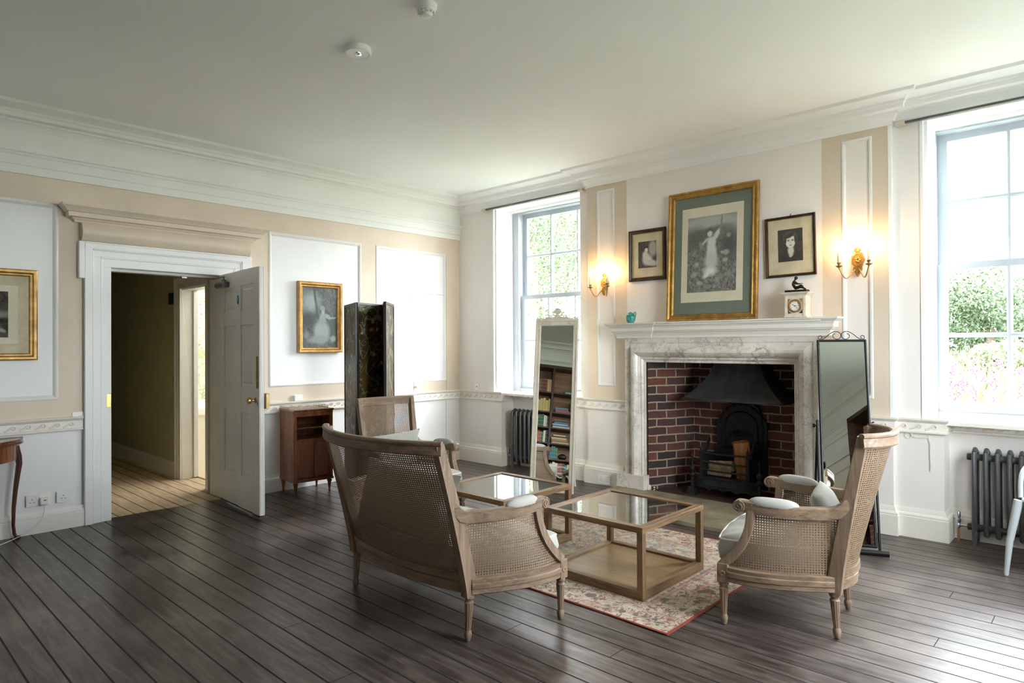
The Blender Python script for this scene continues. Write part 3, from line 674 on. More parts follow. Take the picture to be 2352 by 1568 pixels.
# ------------------------------------------------------------ door surround
def door_surround():
    yc=(DY0+DY1)/2; hw=(DY1-DY0)/2
    root=empty('door_1_surround',(0,0,0)); root['kind']='structure'; root.name='trim_44'
    m=MB(); cw=0.185
    # architrave bands (inner thin, middle, outer back band)
    bands=[(0.0,0.075,0.018),(0.075,0.135,0.026),(0.135,cw,0.044)]
    for a,b,d in bands:
        m.box(0,d,DY0-b,DY0-a,0,DZ+a); m.box(0,d,DY1+a,DY1+b,0,DZ+a); m.box(0,d,DY0-b,DY1+b,DZ+a,DZ+b)
    m2=MB()
    for s_ in (-1,1):
        ye=DY0-cw if s_<0 else DY1+cw
        m.box(0,0.044,min(ye,ye+s_*0.038),max(ye,ye+s_*0.038),DZ-0.10,DZ+cw)
        m.box(0,0.026,min(ye-s_*0.055,ye),max(ye-s_*0.055,ye),DZ-0.10,DZ+cw)
        for c,d in ((0.070,0.022),(0.128,0.034)): 
            y=DY0-c if s_<0 else DY1+c; m.tube([(d-0.003,y,0),(d-0.003,y,DZ+c*0.9)],0.007,8)
    for c,d in ((0.070,0.022),(0.128,0.034),(0.178,0.046)): m.tube([(d-0.003,DY0-c,DZ+c),(d-0.003,DY1+c,DZ+c)],0.007,8)
    m.build('architrave',M['white'],root,bevel=0.003)
    # jamb lining and stop
    j=MB(); j.box(-0.35,0.004,DY0-0.012,DY0,0,DZ); j.box(-0.35,0.004,DY1,DY1+0.012,0,DZ); j.box(-0.35,0.004,DY0-0.012,DY1+0.012,DZ,DZ+0.012)
    j.box(-0.10,-0.055,DY0,DY0+0.014,0,DZ); j.box(-0.10,-0.055,DY0,DY1,DZ-0.022,DZ); j.box(-0.10,-0.055,DY1-0.012,DY1,0,DZ)
    j.build('door_jamb',M['door'],root,bevel=0.002)
    # pulvinated frieze
    f=MB(); y0,y1=DY0-cw-0.02,DY1+cw+0.02; pts=[(0.0,2.185),(0.030,2.187)]+[(0.038+0.034*math.sin(PI*i/14),2.190+0.135*i/14) for i in range(15)]+[(0.03,2.328),(0,2.33)]
    Y=[]; 
    prof=[(x,z) for x,z in pts]
    f.sweep([(0,y0-0.002,2.19),(0,y0+0.0,2.19),(0,y1,2.19)][1:],[(x,z-2.19) for x,z in prof]); f.build('frieze',M['beige'],root,smooth=35)
    # cornice with returns
    C=[(0,2.325),(0.035,2.327),(0.040,2.340),(0.052,2.350),(0.055,2.358),(0.085,2.362),(0.088,2.395),(0.100,2.400),(0.105,2.410),(0.128,2.430),(0.135,2.436),(0.135,2.452),(0,2.452)]
    c=MB(); a,b=DY0-cw-0.03,DY1+cw+0.03
    c.sweep([(-0.03,a,2.3),(0.0,a,2.3),(0.0,b,2.3),(-0.03,b,2.3)],[(x,z-2.3) for x,z in C]); c.build('cornice',M['beige'],root,smooth=28)
    s=MB(); s.box(-0.006,0.020,DY0-0.034,DY0-0.002,0.895,1.0); o=s.build('strike_plate',M['brass'],root,bevel=0.002); o['label']='brass lock keep on the left door jamb'
door_surround()
# door leaf, opened into the room
def door_leaf(name, label):
    Wd,Hd,T=0.905,1.965,0.042
    t=empty('door_1',(0.0,DY1-0.012,0.035),0); t.rotation_euler=(0,0,math.radians(-4.2)); t['kind']='structure'; t['label']=label
    m=MB(); rows=[(0.255,0.79),(1.0,1.51),(1.625,1.84)]; cols=[(0.115,0.40),(0.51,0.795)]
    m.box(0,Wd,-T+0.012,-0.012,0,Hd)
    for y0,y1 in ((-T,-T+0.012),(-0.012,0)):
        xs=[0,cols[0][0],cols[0][1],cols[1][0],cols[1][1],Wd]
        for a,b in ((xs[0],xs[1]),(xs[2],xs[3]),(xs[4],xs[5])): m.box(a,b,y0,y1,0,Hd)
        zz=[0]+[q for r in rows for q in r]+[Hd]
        for a,b in zip(zz[::2],zz[1::2]): 
            for c in cols: m.box(c[0],c[1],y0,y1,a,b)
    for c in cols:
        for r in rows:
            for s_ in (-1,1):
                yb=(-T+0.012) if s_<0 else -0.012; yt=yb+s_*0.007
                q=0.022; w=0.045
                v=[(c[0]+q,yb,r[0]+q),(c[1]-q,yb,r[0]+q),(c[1]-q,yb,r[1]-q),(c[0]+q,yb,r[1]-q),(c[0]+w,yt,r[0]+w),(c[1]-w,yt,r[0]+w),(c[1]-w,yt,r[1]-w),(c[0]+w,yt,r[1]-w)]
                m.add(v,[(4,5,6,7),(0,1,5,4),(1,2,6,5),(2,3,7,6),(3,0,4,7)])
    m.build('door_leaf',M['door'],t,bevel=0.0025)
    R=Matrix.Rotation(PI/2,4,'X')
    k=MB().lathe([(0.024,0),(0.022,0.004),(0.010,0.006),(0.010,0.030),(0.018,0.036),(0.026,0.048),(0.024,0.060),(0.012,0.067),(0.001,0.069)],(Wd-0.075,-T,0.905),20,R).build('door_knob',M['brass'],t,smooth=50); k['label']='round brass door knob'
    p=MB().box(Wd-0.060,Wd-0.018,-T-0.003,-T,1.0,1.255).build('finger_plate',M['oldbrass'],t,bevel=0.001); p['label']='narrow brass finger plate'
    p=MB().box(Wd-0.040,Wd-0.034,-T-0.002,-T,0.865,0.895).build('keyhole',M['ink'],t)
    b=MB().box(Wd-0.05,Wd+0.028,0.0,0.030,0.84,0.96).build('rim_lock',M['oldbrass'],t,bevel=0.003); b['label']='ornate brass rim lock'
    # drop bar
    MB().box(0.0,Wd-0.02,-T+0.006,-0.008,-0.014,0.0).build('draught_strip',M['ink'],t)
    # closer
    c=MB(); c.tube([(0.07,-T-0.036,1.868),(0.25,-T-0.036,1.868)],0.029,14); c.ball((0.07,-T-0.036,1.868),(0.04,0.029,0.029)); c.box(0.08,0.25,-T-0.03,-T,1.845,1.89); c.lathe([(0.019,0),(0.019,0.026),(0.006,0.03),(0.006,0.050)],(0.20,-T-0.03,1.885),12)
    cl=c.build('door_closer',M['steel'],t,smooth=40); cl['label']='grey metal door closer'
    a=MB(); a.box(-0.03,0.21,-T-0.040,-T-0.022,1.933,1.937); a.tube([(-0.02,-T-0.03,1.935),(-0.055,-0.30,1.935)],0.006,8); a.box(-0.07,-0.04,-0.34,-0.30,1.928,1.940); a.build('closer_arm',M['steel'],cl,smooth=40)
    s=MB(); n=24; s.add([(0.455+0.022*math.cos(2*PI*i/n),-T-0.0015,1.725+0.040*math.sin(2*PI*i/n)) for i in range(n)]+[(0.455,-T-0.0015,1.725)],[(i,(i+1)%n,n) for i in range(n)])
    so=s.build('fire_door_sign',M['blue'],t); so['label']='small oval blue fire door sign'
    add_text('Fire door\nkeep\nshut',so,(0.455,-T-0.003,1.738),0.0105,(PI/2,0,0),M['plastic'])
    return t
def add_text(txt,parent,loc,size,rot,mat,name='lettering',align='CENTER'):
    cu=bpy.data.curves.new(name,'FONT'); cu.body=txt; cu.size=size; cu.align_x=align; cu.extrude=0.0002
    o=bpy.data.objects.new(name,cu); S.collection.objects.link(o); o.rotation_euler=rot; o.location=loc
    bpy.context.view_layer.update(); me=bpy.data.meshes.new_from_object(o.evaluated_get(bpy.context.evaluated_depsgraph_get()))
    me.materials.clear(); me.materials.append(mat); bpy.data.objects.remove(o)
    o=bpy.data.objects.new(name,me); S.collection.objects.link(o); o.rotation_euler=rot; o.location=loc; o.parent=parent; return o
door_leaf('door_1','white six-panel door standing open with brass knob and blue fire sign')
w=empty('door_wedge',(0.84,-2.86,0),math.radians(20)); bpy.data.objects.remove(w)
m=MB().frust((-0.05,0.05,-0.02,0.02,0),(-0.048,-0.045,-0.018,0.018,0.033)); o=m.build('door_wedge',M['oak'],loc=(0.80,-2.87,0.001)); tag(o,'small wooden wedge under the open white door','wedge')

# ------------------------------------------------------------ passage and bathroom beyond the door
quadpart('wall_hall_right',[(-6.0,-1.34,-2.70,-2.55,0,2.8),(-0.52,-0.35,-2.70,-2.55,0,2.8),(-1.34,-0.52,-2.70,-2.55,1.97,2.8)],M['hall'])
quadpart('wall_hall_left',[(-6.0,-0.35,-3.95,-3.80,0,2.8)],M['hall'])
quadpart('wall_hall_end',[(-6.15,-6.0,-3.95,-2.55,0,2.8)],M['hall'])
quadpart('ceiling_hall',[(-6.0,-0.35,-3.95,-2.55,2.8,2.9)],M['hall'])
quadpart('baseboard_hall',[(-6.0,-1.34,-2.73,-2.70,0,0.17)],M['door'])
m=MB(); x0,x1=-1.24,-0.60
for a,b,d in ((0,0.05,0.02),(0.05,0.09,0.028),(0.09,0.11,0.04)):
    m.box(x0-b,x0-a,-2.70-d,-2.70,0,1.97+a); m.box(x1+a,x1+b,-2.70-d,-2.70,0,1.97+a); m.box(x0-b,x1+b,-2.70-d,-2.70,1.97+a,1.97+b)
m.box(-1.34,x0,-2.70,-2.55,0,1.97); m.box(x1,-0.52,-2.70,-2.55,0,1.97); m.box(x0,x1,-2.70,-2.55,1.955,1.99)
o=m.build('trim_45',M['door'],bevel=0.003); o['kind']='structure'
m=MB(); m.box(-1.24,-1.215,-2.59,-2.545,0.01,1.955)
o=m.build('trim_47',M['door'],bevel=0.003); o['kind']='structure'
quadpart('floor_bathroom',[(-3.2,-0.35,-2.55,-0.6,0.0,0.012)],paint('bathroom_floor',(0.62,0.50,0.38),0.5,0.05,3))
m=MB(); m.grid(lambda u,v:(-3.2+2.85*u,-0.6,2.9*v),1,1,lambda u,v:(2.85*u,2.9*v)); m.grid(lambda u,v:(-3.2,-2.55+1.95*u,2.9*v),1,1,lambda u,v:(1.95*u,2.9*v)); m.grid(lambda u,v:(-3.2+2.85*u,-2.549,2.9*v) ,1,1,lambda u,v:(2.85*u,2.9*v)) if 0 else None
o=m.build('wall_bathroom',M['wallpaper'],weld=False); o['kind']='structure'
quadpart('wall_bathroom_right',[(-0.352,-0.35,-2.55,-0.6,0,2.9)],M['white'])
quadpart('ceiling_bathroom',[(-3.2,-0.35,-2.55,-0.6,2.95,3.0)],M['white'])
t=empty('bathtub',(-2.1,-1.65,0.012)); tag(t,'white panelled bathtub in the bright bathroom beyond the doorway','bathtub')
MB().box(-0.75,0.40,-0.86,0.38,0,0.58).build('bath_panel',M['cream'],t)
MB().box(-0.78,0.43,-0.88,0.41,0.58,0.68).build('bath_rim',M['plastic'],t,bevel=0.02)
m=MB(); m.box(-0.12,0.12,0,0.015,-0.06,0.06); o=m.build('sign_plate',paint('dark_green_sign',(0.006,0.03,0.012),0.5,0,3),loc=(-1.45,-2.716,1.88)); tag(o,'small dark green sign on the passage wall beyond the door','sign')
m=MB(); m.box(-0.04,0.04,0,0.01,-0.06,0.06); o=m.build('light_switch',M['oldbrass'],loc=(-1.42,-2.711,1.0),bevel=0.002); tag(o,'small light switch on the dark passage wall beyond the door','switch')
# ================================================================== FIREPLACE
def fireplace():
    root=empty('fireplace_surround',(3.301,0,0)); tag(root,'veined white marble bolection fireplace surround with a cream moulded mantelshelf','fireplace')
    hw,op,zt,zo=0.864,0.671,1.425,1.205   # outer half width, opening half width, top, opening top
    # bolection profile from inner edge (0) to outer edge: (distance outward, projection)
    P=[(0,0.0),(0,0.028),(0.008,0.034),(0.014,0.030),(0.020,0.040),(0.030,0.052),(0.040,0.050),(0.044,0.062),(0.060,0.092),(0.080,0.108),(0.100,0.108),(0.118,0.092),(0.130,0.072),(0.140,0.062),(0.152,0.058),(0.156,0.066),(0.168,0.070),(0.178,0.070),(0.193,0.074),(0.193,0)]
    pts=[(-op,0.165),(-op,zo),(op,zo),(op,0.165)]
    def ring(seg):
        m=MB(); V=[];F=[]
        path={'l':[((-1,0),pts[0]),((-1,1),pts[1])],'t':[((-1,1),pts[1]),((1,1),pts[2])],'r':[((1,1),pts[2]),((1,0),pts[3])]}[seg]
        for (dx,dz),(x,z) in path:
            for q,h in P: V.append((x+dx*q,-h,z+dz*q*(1.14 if dz else 1)))
        n=len(P)
        for k in range(n-1): F.append((k,k+1,n+k+1,n+k))
        return m.add(V,F)
    for s_,nm in (('l','jamb'),('t','lintel'),('r','jamb')): ring(s_).build(nm,M['marble'],root,smooth=35)
    for s_ in (-1,1):
        m=MB(); a,b=sorted((s_*(op-0.028),s_*(hw+0.075))); m.box(a,b,-0.115,0.0,0.035,0.166); m.build('plinth_block',M['marble'],root,bevel=0.004)
    # mantelshelf, swept with returns and breaks
    C=[(0,0.0),(0.078,0.0),(0.080,0.020),(0.086,0.026),(0.092,0.042),(0.108,0.052),(0.112,0.060),(0.122,0.064),(0.122,0.094),(0.128,0.098),(0.132,0.108),(0.152,0.122),(0.162,0.128),(0.165,0.140),(0,0.140)]
    w=0.868; bk=0.655; e=0.009
    path=[(-w,0.0),(-w,-e),(-bk,-e),(-bk,0.0),(w,0.0)]
    m=MB(); m.sweep([(x,y,1.428) for x,y in [(-w,0.06),(-w,-e),(-bk,-e),(-bk,0.0),(w,0.0),(w,0.06)]],C)
    m.build('mantelshelf',M['cream'],root,smooth=28)
    MB().box(-w-0.04,w+0.04,-0.15,0.0,1.54,1.5675).build('shelf_board',M['cream'],root)
    MB().box(-hw-0.002,hw+0.002,-0.07,0.002,1.424,1.44).build('top_slab',M['marble'],root,bevel=0.003)
    return root
fireplace()
h=empty('hearth',(3.301,0,0)); tag(h,'raised greenish stone hearth slab on the floor in front of the fireplace','hearth')
MB().box(-0.945,0.945,-0.80,-0.034,0,0.034).build('stone_slab',M['slab'],h,bevel=0.004)
m=MB(); m.prism([(2.655,-0.033),(3.985,-0.033),(3.93,0.449),(2.871,0.449)],0.0,0.030,'z'); o=m.build('floor_firebox',M['tile']); o['kind']='structure'
def hood():
    root=empty('fire_hood',(3.40,0.18,0.03)); tag(root,'black flared sheet-metal smoke hood inside the brick firebox','hood')
    m=MB(); n=10; V=[];F=[]
    for i in range(n+1):
        t_=i/n; s_=t_**1.9   # flare
        hx=0.205+0.255*(1-t_)**1.9; yf=-0.14+0.16*(1-(1-t_)**1.9); z=0.875+0.36*t_
        V+=[(-hx,0.26,z),(-hx,yf,z),(hx,yf,z),(hx,0.26,z)]
    for i in range(n):
        for k in range(4): F.append((4*i+k,4*i+(k+1)%4,4*i+4+(k+1)%4,4*i+4+k))
    m.add(V,F); o=m.build('hood_body',M['hood'],root,smooth=50); o.location=(-0.0,0,-0.03)
    md=o.modifiers.new('solid','SOLIDIFY'); md.thickness=0.006
hood()
def fireback():
    root=empty('fireback',(3.345,0.42,0.10)); tag(root,'black cast-iron arched fireback with relief ornament standing against the bricks','fireback')
    m=MB(); pl=[(-0.235,0),(0.235,0),(0.235,0.56),(0.205,0.60)]+[(0.19*math.cos(a),0.60+0.17*math.sin(a)) for a in [math.radians(q) for q in range(10,175,10)]]+[(-0.205,0.60),(-0.235,0.56)]
    m.prism(pl,-0.012,0.012); m.build('plate',M['iron'],root,bevel=0.003)
    r=MB(); random.seed(3)
    r.tube([(-0.15,-0.014,0.02),(-0.15,-0.014,0.52)]+[(0.15*math.cos(a),-0.014,0.53+0.13*math.sin(a)) for a in [math.radians(q) for q in range(170,0,-10)]]+[(0.15,-0.014,0.02)],0.008,6)
    for k in range(26):
        a=PI*k/25; x=0.188*math.cos(a); z=0.57+0.155*math.sin(a); r.ball((x,-0.014,z),(0.013,0.008,0.013),8,5)
    for s_ in (-1,1):
        for k in range(13): r.ball((s_*0.192,-0.014,0.03+0.042*k),(0.014,0.009,0.016),8,5)
    for k in range(9):   # feathered crest
        for s_ in (-1,1):
            a=math.radians(20+15*k); pts=[(s_*(0.02+0.10*q*math.cos(a)),-0.016,0.44+0.11*q*math.sin(a)-0.05*q*q) for q in (0,0.3,0.6,1)]; r.tube(pts,0.006,5)
    for k in range(46): r.ball((random.gauss(0,0.06),-0.013,0.25+random.gauss(0,0.08)),(0.018,0.010,0.014),8,5)
    for k in range(6): r.tube([(0.10*math.cos(a)*0.8,-0.014,0.28+0.13*math.sin(a)) for a in [math.radians(60*k+q) for q in (0,15,30,45)]],0.008,5)
    r.build('relief_ornament',M['iron'],root,smooth=60)
fireback()
def grate():
    root=empty('fire_grate',(3.33,0.20,0.03)); tag(root,'black cast-iron dog grate with turned andirons and fluted apron in the firebox','grate')
    X=0.305
    for s_ in (-1,1):
        m=MB(); m.frust((s_*X-0.045,s_*X+0.045,-0.14,-0.05,0),(s_*X-0.033,s_*X+0.033,-0.128,-0.062,0.045)); m.frust((s_*X-0.030,s_*X+0.030,-0.125,-0.065,0.045),(s_*X-0.022,s_*X+0.022,-0.117,-0.073,0.065))
        m.lathe([(0.018,0.06),(0.022,0.075),(0.014,0.08),(0.015,0.155),(0.022,0.16),(0.026,0.175),(0.022,0.185),(0.010,0.19),(0.009,0.2),(0.020,0.212),(0.024,0.228),(0.020,0.245),(0.008,0.255),(0.006,0.262),(0.006,0.315),(0.010,0.322),(0.012,0.332),(0.008,0.344),(0.001,0.352)],(s_*X,-0.095,0),16)
        m.build('andiron',M['iron'],root,smooth=40)
    # bowed apron
    n=40; V=[];F=[]
    def bow(u): return -0.085-0.055*(1-(2*u-1)**2)+0.012*math.cos(u*4*PI)
    m=MB()
    for i in range(n+1):
        u=i/n; x=-X+2*X*u; y=bow(u); zb=0.092-0.018*abs(math.sin(u*PI*5))-0.006*math.cos(u*PI*20)
        V+=[(x,y,zb),(x,y,0.158),(x,y-0.012,0.160),(x,y-0.012,0.172),(x,y+0.02,0.174)]
    for i in range(n):
        for k in range(4): F.append((5*i+k,5*i+5+k,5*i+6+k,5*i+1+k))
    m.add(V,F)
    for i in range(2,2*n-1):
        u=i/(2*n); m.tube([(-X+2*X*u,bow(u)-0.002,0.106),(-X+2*X*u,bow(u)-0.002,0.150)],0.0035,5)
    m.tube([(-X+2*X*i/n,bow(i/n)-0.003,0.090-0.018*abs(math.sin(i/n*PI*5))-0.006*math.cos(i/n*PI*20)) for i in range(n+1)],0.004,6)
    m.build('apron',M['iron'],root,smooth=50)
    # basket
    b=MB(); bx=0.21
    for s_ in (-1,1):
        b.box(s_*bx-0.014,s_*bx+0.014,-0.115,-0.10,0.165,0.395)
        b.box(s_*bx-0.006,s_*bx+0.006,-0.10,0.16,0.165,0.36)
    b.box(-bx,bx,0.14,0.16,0.16,0.40); b.box(-bx,bx,-0.10,0.16,0.160,0.172)
    b.build('fire_basket',M['iron'],root)
    for z in (0.235,0.305,0.385):
        m=MB(); m.tube([(-bx+2*bx*u,-0.11-0.035*math.sin(PI*u),z) for u in [k/14 for k in range(15)]],0.009,8); m.build('front_bar',M['iron'],root,smooth=50)
    for s_ in (-1,1):
        m=MB(); m.lathe([(0.006,0.395),(0.014,0.408),(0.013,0.425),(0.006,0.432),(0.004,0.445),(0.005,0.452),(0.001,0.46)],(s_*bx,-0.107,0),12); m.build('finial',M['iron'],root,smooth=50)
        m=MB(); m.prism([(-0.09,0.395),(-0.04,0.405),(0.0,0.46),(0.05,0.50),(0.065,0.49),(0.03,0.43),(0.01,0.39),(-0.03,0.38)],s_*bx-0.006,s_*bx+0.006,'x'); m.build('side_bracket',M['iron'],root,bevel=0.002)
grate()
# logs in the basket
lw=wood('log_bark',(0.16,0.06,0.02),(0.46,0.20,0.07),0.8,axis=2,scale=0.5); le=wood('log_split',(0.20,0.12,0.07),(0.45,0.32,0.2),0.8,axis=0,scale=0.8)
def log(loc, r, L, rot, mat, label, n=9):
    random.seed(int(L*1000)); pr=[r*(0.86+0.22*random.random()) for _ in range(n)]
    V=[];F=[]
    for i in range(7):
        t_=i/6
        for k in range(n): a=2*PI*k/n; rr=pr[k]*(1+0.05*math.sin(i*2.1+k)); V.append((rr*math.cos(a),rr*math.sin(a),-L/2+L*t_))
    for i in range(6):
        for k in range(n): F.append((i*n+k,i*n+(k+1)%n,(i+1)*n+(k+1)%n,(i+1)*n+k))
    F.append(tuple(range(n))[::-1]); F.append(tuple(6*n+k for k in range(n)))
    o=MB().add(V,F).build('fire_log',mat,smooth=50); o.location=loc; o.rotation_euler=rot; tag(o,label,'log')
log((3.440,0.235,0.350),0.076,0.34,(math.radians(4),math.radians(-6),0.3),lw,'thick orange-brown log standing upright in the fire grate',12)
log((3.245,0.24,0.285),0.052,0.24,(PI/2-0.1,0,PI/2-0.15),le,'pale split log lying in the upper part of the fire grate',6)
log((3.25,0.165,0.232),0.032,0.22,(PI/2-0.05,0,PI/2-0.2),le,'thin split log lying lowest in the fire grate',5)
o=MB().lathe([(0.018,0),(0.024,0.008),(0.022,0.03),(0.012,0.044),(0.001,0.05)],(0,0,0),10).build('pebble',M['alabaster'],smooth=60,loc=(2.665,-0.04,0.034)); tag(o,'small cream stone beside the left plinth inside the fireplace','stone')
o=MB().lathe([(0.016,0),(0.018,0.006),(0.006,0.012),(0.005,0.02),(0.011,0.028),(0.009,0.038),(0.001,0.042)],(0,0,0),12).build('glass_stopper',M['chrome'],smooth=60,loc=(2.73,-0.05,0.034)); tag(o,'tiny pale glass stopper on the hearth tiles next to the cream stone','stopper')

# ================================================================== PICTURES
def picture(name, label, cat, loc, w, h, fw, depth, frame_mat, frame_prof, layers, axis='y', tilt=0, roll=0, rope=None, slip=None, group=None):
    """layers: list of (inset, material) from outermost mat inward; insets as (l,r,b,t)"""
    t=empty(name,loc); rz = 0 if axis=='y' else PI/2
    t.rotation_euler=Euler((-tilt,roll,rz),'XYZ')
    tag(t,label,cat,group)
    # local frame: x right, -y toward room, z up, origin at bottom-left of back
    m=MB(); n=len(frame_prof); V=[];F=[]
    cs=[(0,0,1,1),(w,0,-1,1),(w,h,-1,-1),(0,h,1,-1)]
    for x,z,sx,sz in cs:
        for q,d in frame_prof: V.append((x+sx*q*fw,-d*depth,z+sz*q*fw))
    for k in range(4):
        j=(k+1)%4
        for q in range(n): F.append((k*n+q,j*n+q,j*n+(q+1)%n,k*n+(q+1)%n))
    m.add(V,F); m.build('frame',frame_mat,t,smooth=30)
    if slip:
        s=MB(); q=fw; e=slip[1]
        for b in ((q,w-q,q,q+e),(q,w-q,h-q-e,h-q)): s.box(b[0],b[1],-depth*0.45,-depth*0.2,b[2],b[3])
        for b in ((q,q+e,q,h-q),(w-q-e,w-q,q,h-q)): s.box(b[0],b[1],-depth*0.45,-depth*0.2,b[2],b[3])
        s.build('gilt_slip',slip[0],t)
    if rope:
        r=MB(); st=0.013
        for (a,b,ax) in ((0,w,'b'),(0,w,'t'),(0,h,'l'),(0,h,'r')):
            k=int((b-a)/st)
            for i in range(k):
                c=(i+0.5)*(b-a)/k; p={'b':(c,0.006),'t':(c,h-0.006),'l':(0.006,c),'r':(w-0.006,c)}[ax]
                hor=ax in 'bt'; Rm=Matrix.Rotation(0.7 if hor else -0.7,4,'Y')
                r.ball((p[0],-depth*0.93,p[1]),(0.0072 if hor else 0.0045,0.006,0.0045 if hor else 0.0072),6,4,Rm)
        r.build('rope_edge',M['gilt'],t,smooth=60)
    y=-depth*0.18
    for k,(nm,ins,mat) in enumerate(layers):
        yy=y-0.0012*k; l,r_,b,tp=ins
        m=MB(); m.add([(l,yy,b),(w-r_,yy,b),(w-r_,yy,h-tp),(l,yy,h-tp)],[(0,1,2,3)],[[(0,0),(1,0),(1,1),(0,1)]]); m.build(nm,mat,t,weld=False)
    m=MB(); m.add([(fw*0.8,y-0.008,fw*0.8),(w-fw*0.8,y-0.008,fw*0.8),(w-fw*0.8,y-0.008,h-fw*0.8),(fw*0.8,y-0.008,h-fw*0.8)],[(0,1,2,3)]); m.build('glass',M['glazing'],t,weld=False)
    return t
FP=[(0,0),(0,0.7),(0.12,1.0),(0.28,0.95),(0.42,0.62),(0.60,0.55),(0.72,0.68),(0.85,0.62),(1.0,0.25),(1.0,0)]
FS=[(0,0),(0,0.8),(0.15,1.0),(0.45,0.95),(0.65,0.6),(0.85,0.55),(1.0,0.3),(1,0)]
green=paint('green_mount',(0.175,0.195,0.16),0.85,0.03,6,0.05,200); ivory=paint('ivory_paper',(0.74,0.66,0.52),0.8,0.04,5,0.02,100)
foxed=paint('foxed_mount',(0.62,0.54,0.39),0.8,0.12,7,0.03,100)
garden=print_mat('garden_engraving',0.10,0.62,[(0.5,0.90,0.75,0.12,0,0.62,0.4),(0.5,0.80,0.32,0.05,0.1,0.30,0.5),(0.18,0.70,0.2,0.14,0,0.28,0.6),(0.86,0.6,0.17,0.2,0,0.24,0.6),
   (0.50,0.52,0.095,0.17,0.03,0.80,0.25),(0.50,0.40,0.13,0.10,0,0.74,0.35),(0.50,0.66,0.085,0.055,0,0.80,0.25),(0.60,0.74,0.035,0.10,-0.7,0.78,0.3),(0.36,0.66,0.10,0.02,0.5,0.70,0.4),(0.45,0.795,0.065,0.040,0.2,0.26,0.3),(0.46,0.762,0.050,0.038,0,0.80,0.15),(0.14,0.52,0.05,0.02,0.5,0.50,0.5),(0.84,0.72,0.04,0.03,0,0.52,0.5),(0.78,0.40,0.05,0.03,0,0.56,0.4),(0.15,0.24,0.06,0.03,0.3,0.56,0.5),(0.62,0.16,0.05,0.03,0,0.50,0.5),(0.86,0.22,0.05,0.04,0,0.46,0.5),(0.28,0.62,0.03,0.05,0.6,0.46,0.5),
   (0.48,0.27,0.13,0.055,0,0.92,0.5),(0.40,0.22,0.07,0.03,0.4,0.90,0.4),(0.80,0.50,0.06,0.035,0,0.55,0.3),(0.72,0.50,0.03,0.02,0,0.6,0.3),(0.20,0.37,0.04,0.03,0,0.62,0.5),(0.25,0.12,0.05,0.03,0,0.58,0.5),(0.70,0.90,0.02,0.09,0,0.42,0.4)],22,(0.86,0.82,0.78))
picture('framed_engraving','large gilt-framed engraving with green mount and pale standing figure, leaning above the mantelshelf','picture',(2.893,-0.080,1.570),0.815,1.135,0.058,0.035,M['giltdark'],FP,
   [('green_mount',(0.05,0.05,0.05,0.05),green),('paper_margin',(0.128,0.128,0.160,0.150),ivory),('engraved_print',(0.185,0.185,0.245,0.235),garden)],tilt=0.056,rope=True)
lady=print_mat('seated_portrait_print',0.05,0.30,[(0.80,0.72,0.22,0.3,0,0.60,0.3),(0.5,0.30,0.26,0.20,0,0.78,0.3),(0.40,0.48,0.16,0.16,0.2,0.80,0.3),(0.72,0.18,0.34,0.12,-0.2,0.74,0.3),(0.44,0.75,0.11,0.07,0,0.12,0.3),(0.45,0.675,0.085,0.075,0,0.86,0.15),(0.60,0.33,0.10,0.03,-0.3,0.86,0.3)],14,(0.84,0.80,0.76))
picture('framed_portrait','small dark-framed print of a seated woman in white, left of the large gilt engraving','picture',(2.450,-0.004,1.960),0.390,0.476,0.032,0.022,M['blackwood'],FS,
   [('cream_mount',(0.028,0.028,0.028,0.028),foxed),('portrait_print',(0.098,0.100,0.120,0.110),lady)],slip=(M['gilt'],0.006))
girl=print_mat('portrait_print_dark',0.10,0.22,[(0.5,0.16,0.50,0.20,0,0.13,0.3),(0.52,0.33,0.12,0.16,0,0.78,0.3),(0.50,0.74,0.26,0.17,0,0.30,0.2),(0.51,0.61,0.20,0.19,0,0.86,0.08),(0.46,0.80,0.22,0.075,0.25,0.16,0.2),(0.31,0.68,0.045,0.12,0,0.16,0.3),(0.71,0.68,0.045,0.12,0,0.16,0.3),(0.43,0.645,0.050,0.016,0,0.22,0.4),(0.60,0.645,0.050,0.016,0,0.22,0.4),(0.43,0.675,0.06,0.008,0.1,0.30,0.5),(0.60,0.675,0.06,0.008,-0.1,0.30,0.5),(0.520,0.575,0.018,0.045,0,0.70,0.5),(0.515,0.500,0.060,0.014,0,0.36,0.4),(0.52,0.19,0.07,0.05,0.6,0.74,0.4)],10,(0.85,0.80,0.74))
picture('framed_portrait','small dark-framed head portrait on a foxed cream mount, hanging above the clock','picture',(3.752,-0.004,1.896),0.388,0.480,0.018,0.018,M['blackwood'],FS,
   [('foxed_mount',(0.014,0.014,0.014,0.014),foxed),('portrait_print',(0.098,0.098,0.120,0.104),girl)],slip=(M['gilt'],0.005),roll=-0.017)
o=MB().tube([(0,0,0),(0,-0.008,0.006),(0,-0.006,0.016),(0,0,0.014)],0.003,6).build('picture_hook',M['iron'],smooth=60,loc=(3.945,0.0,2.378)); tag(o,'tiny dark hook above the right-hand dark-framed portrait','hook')
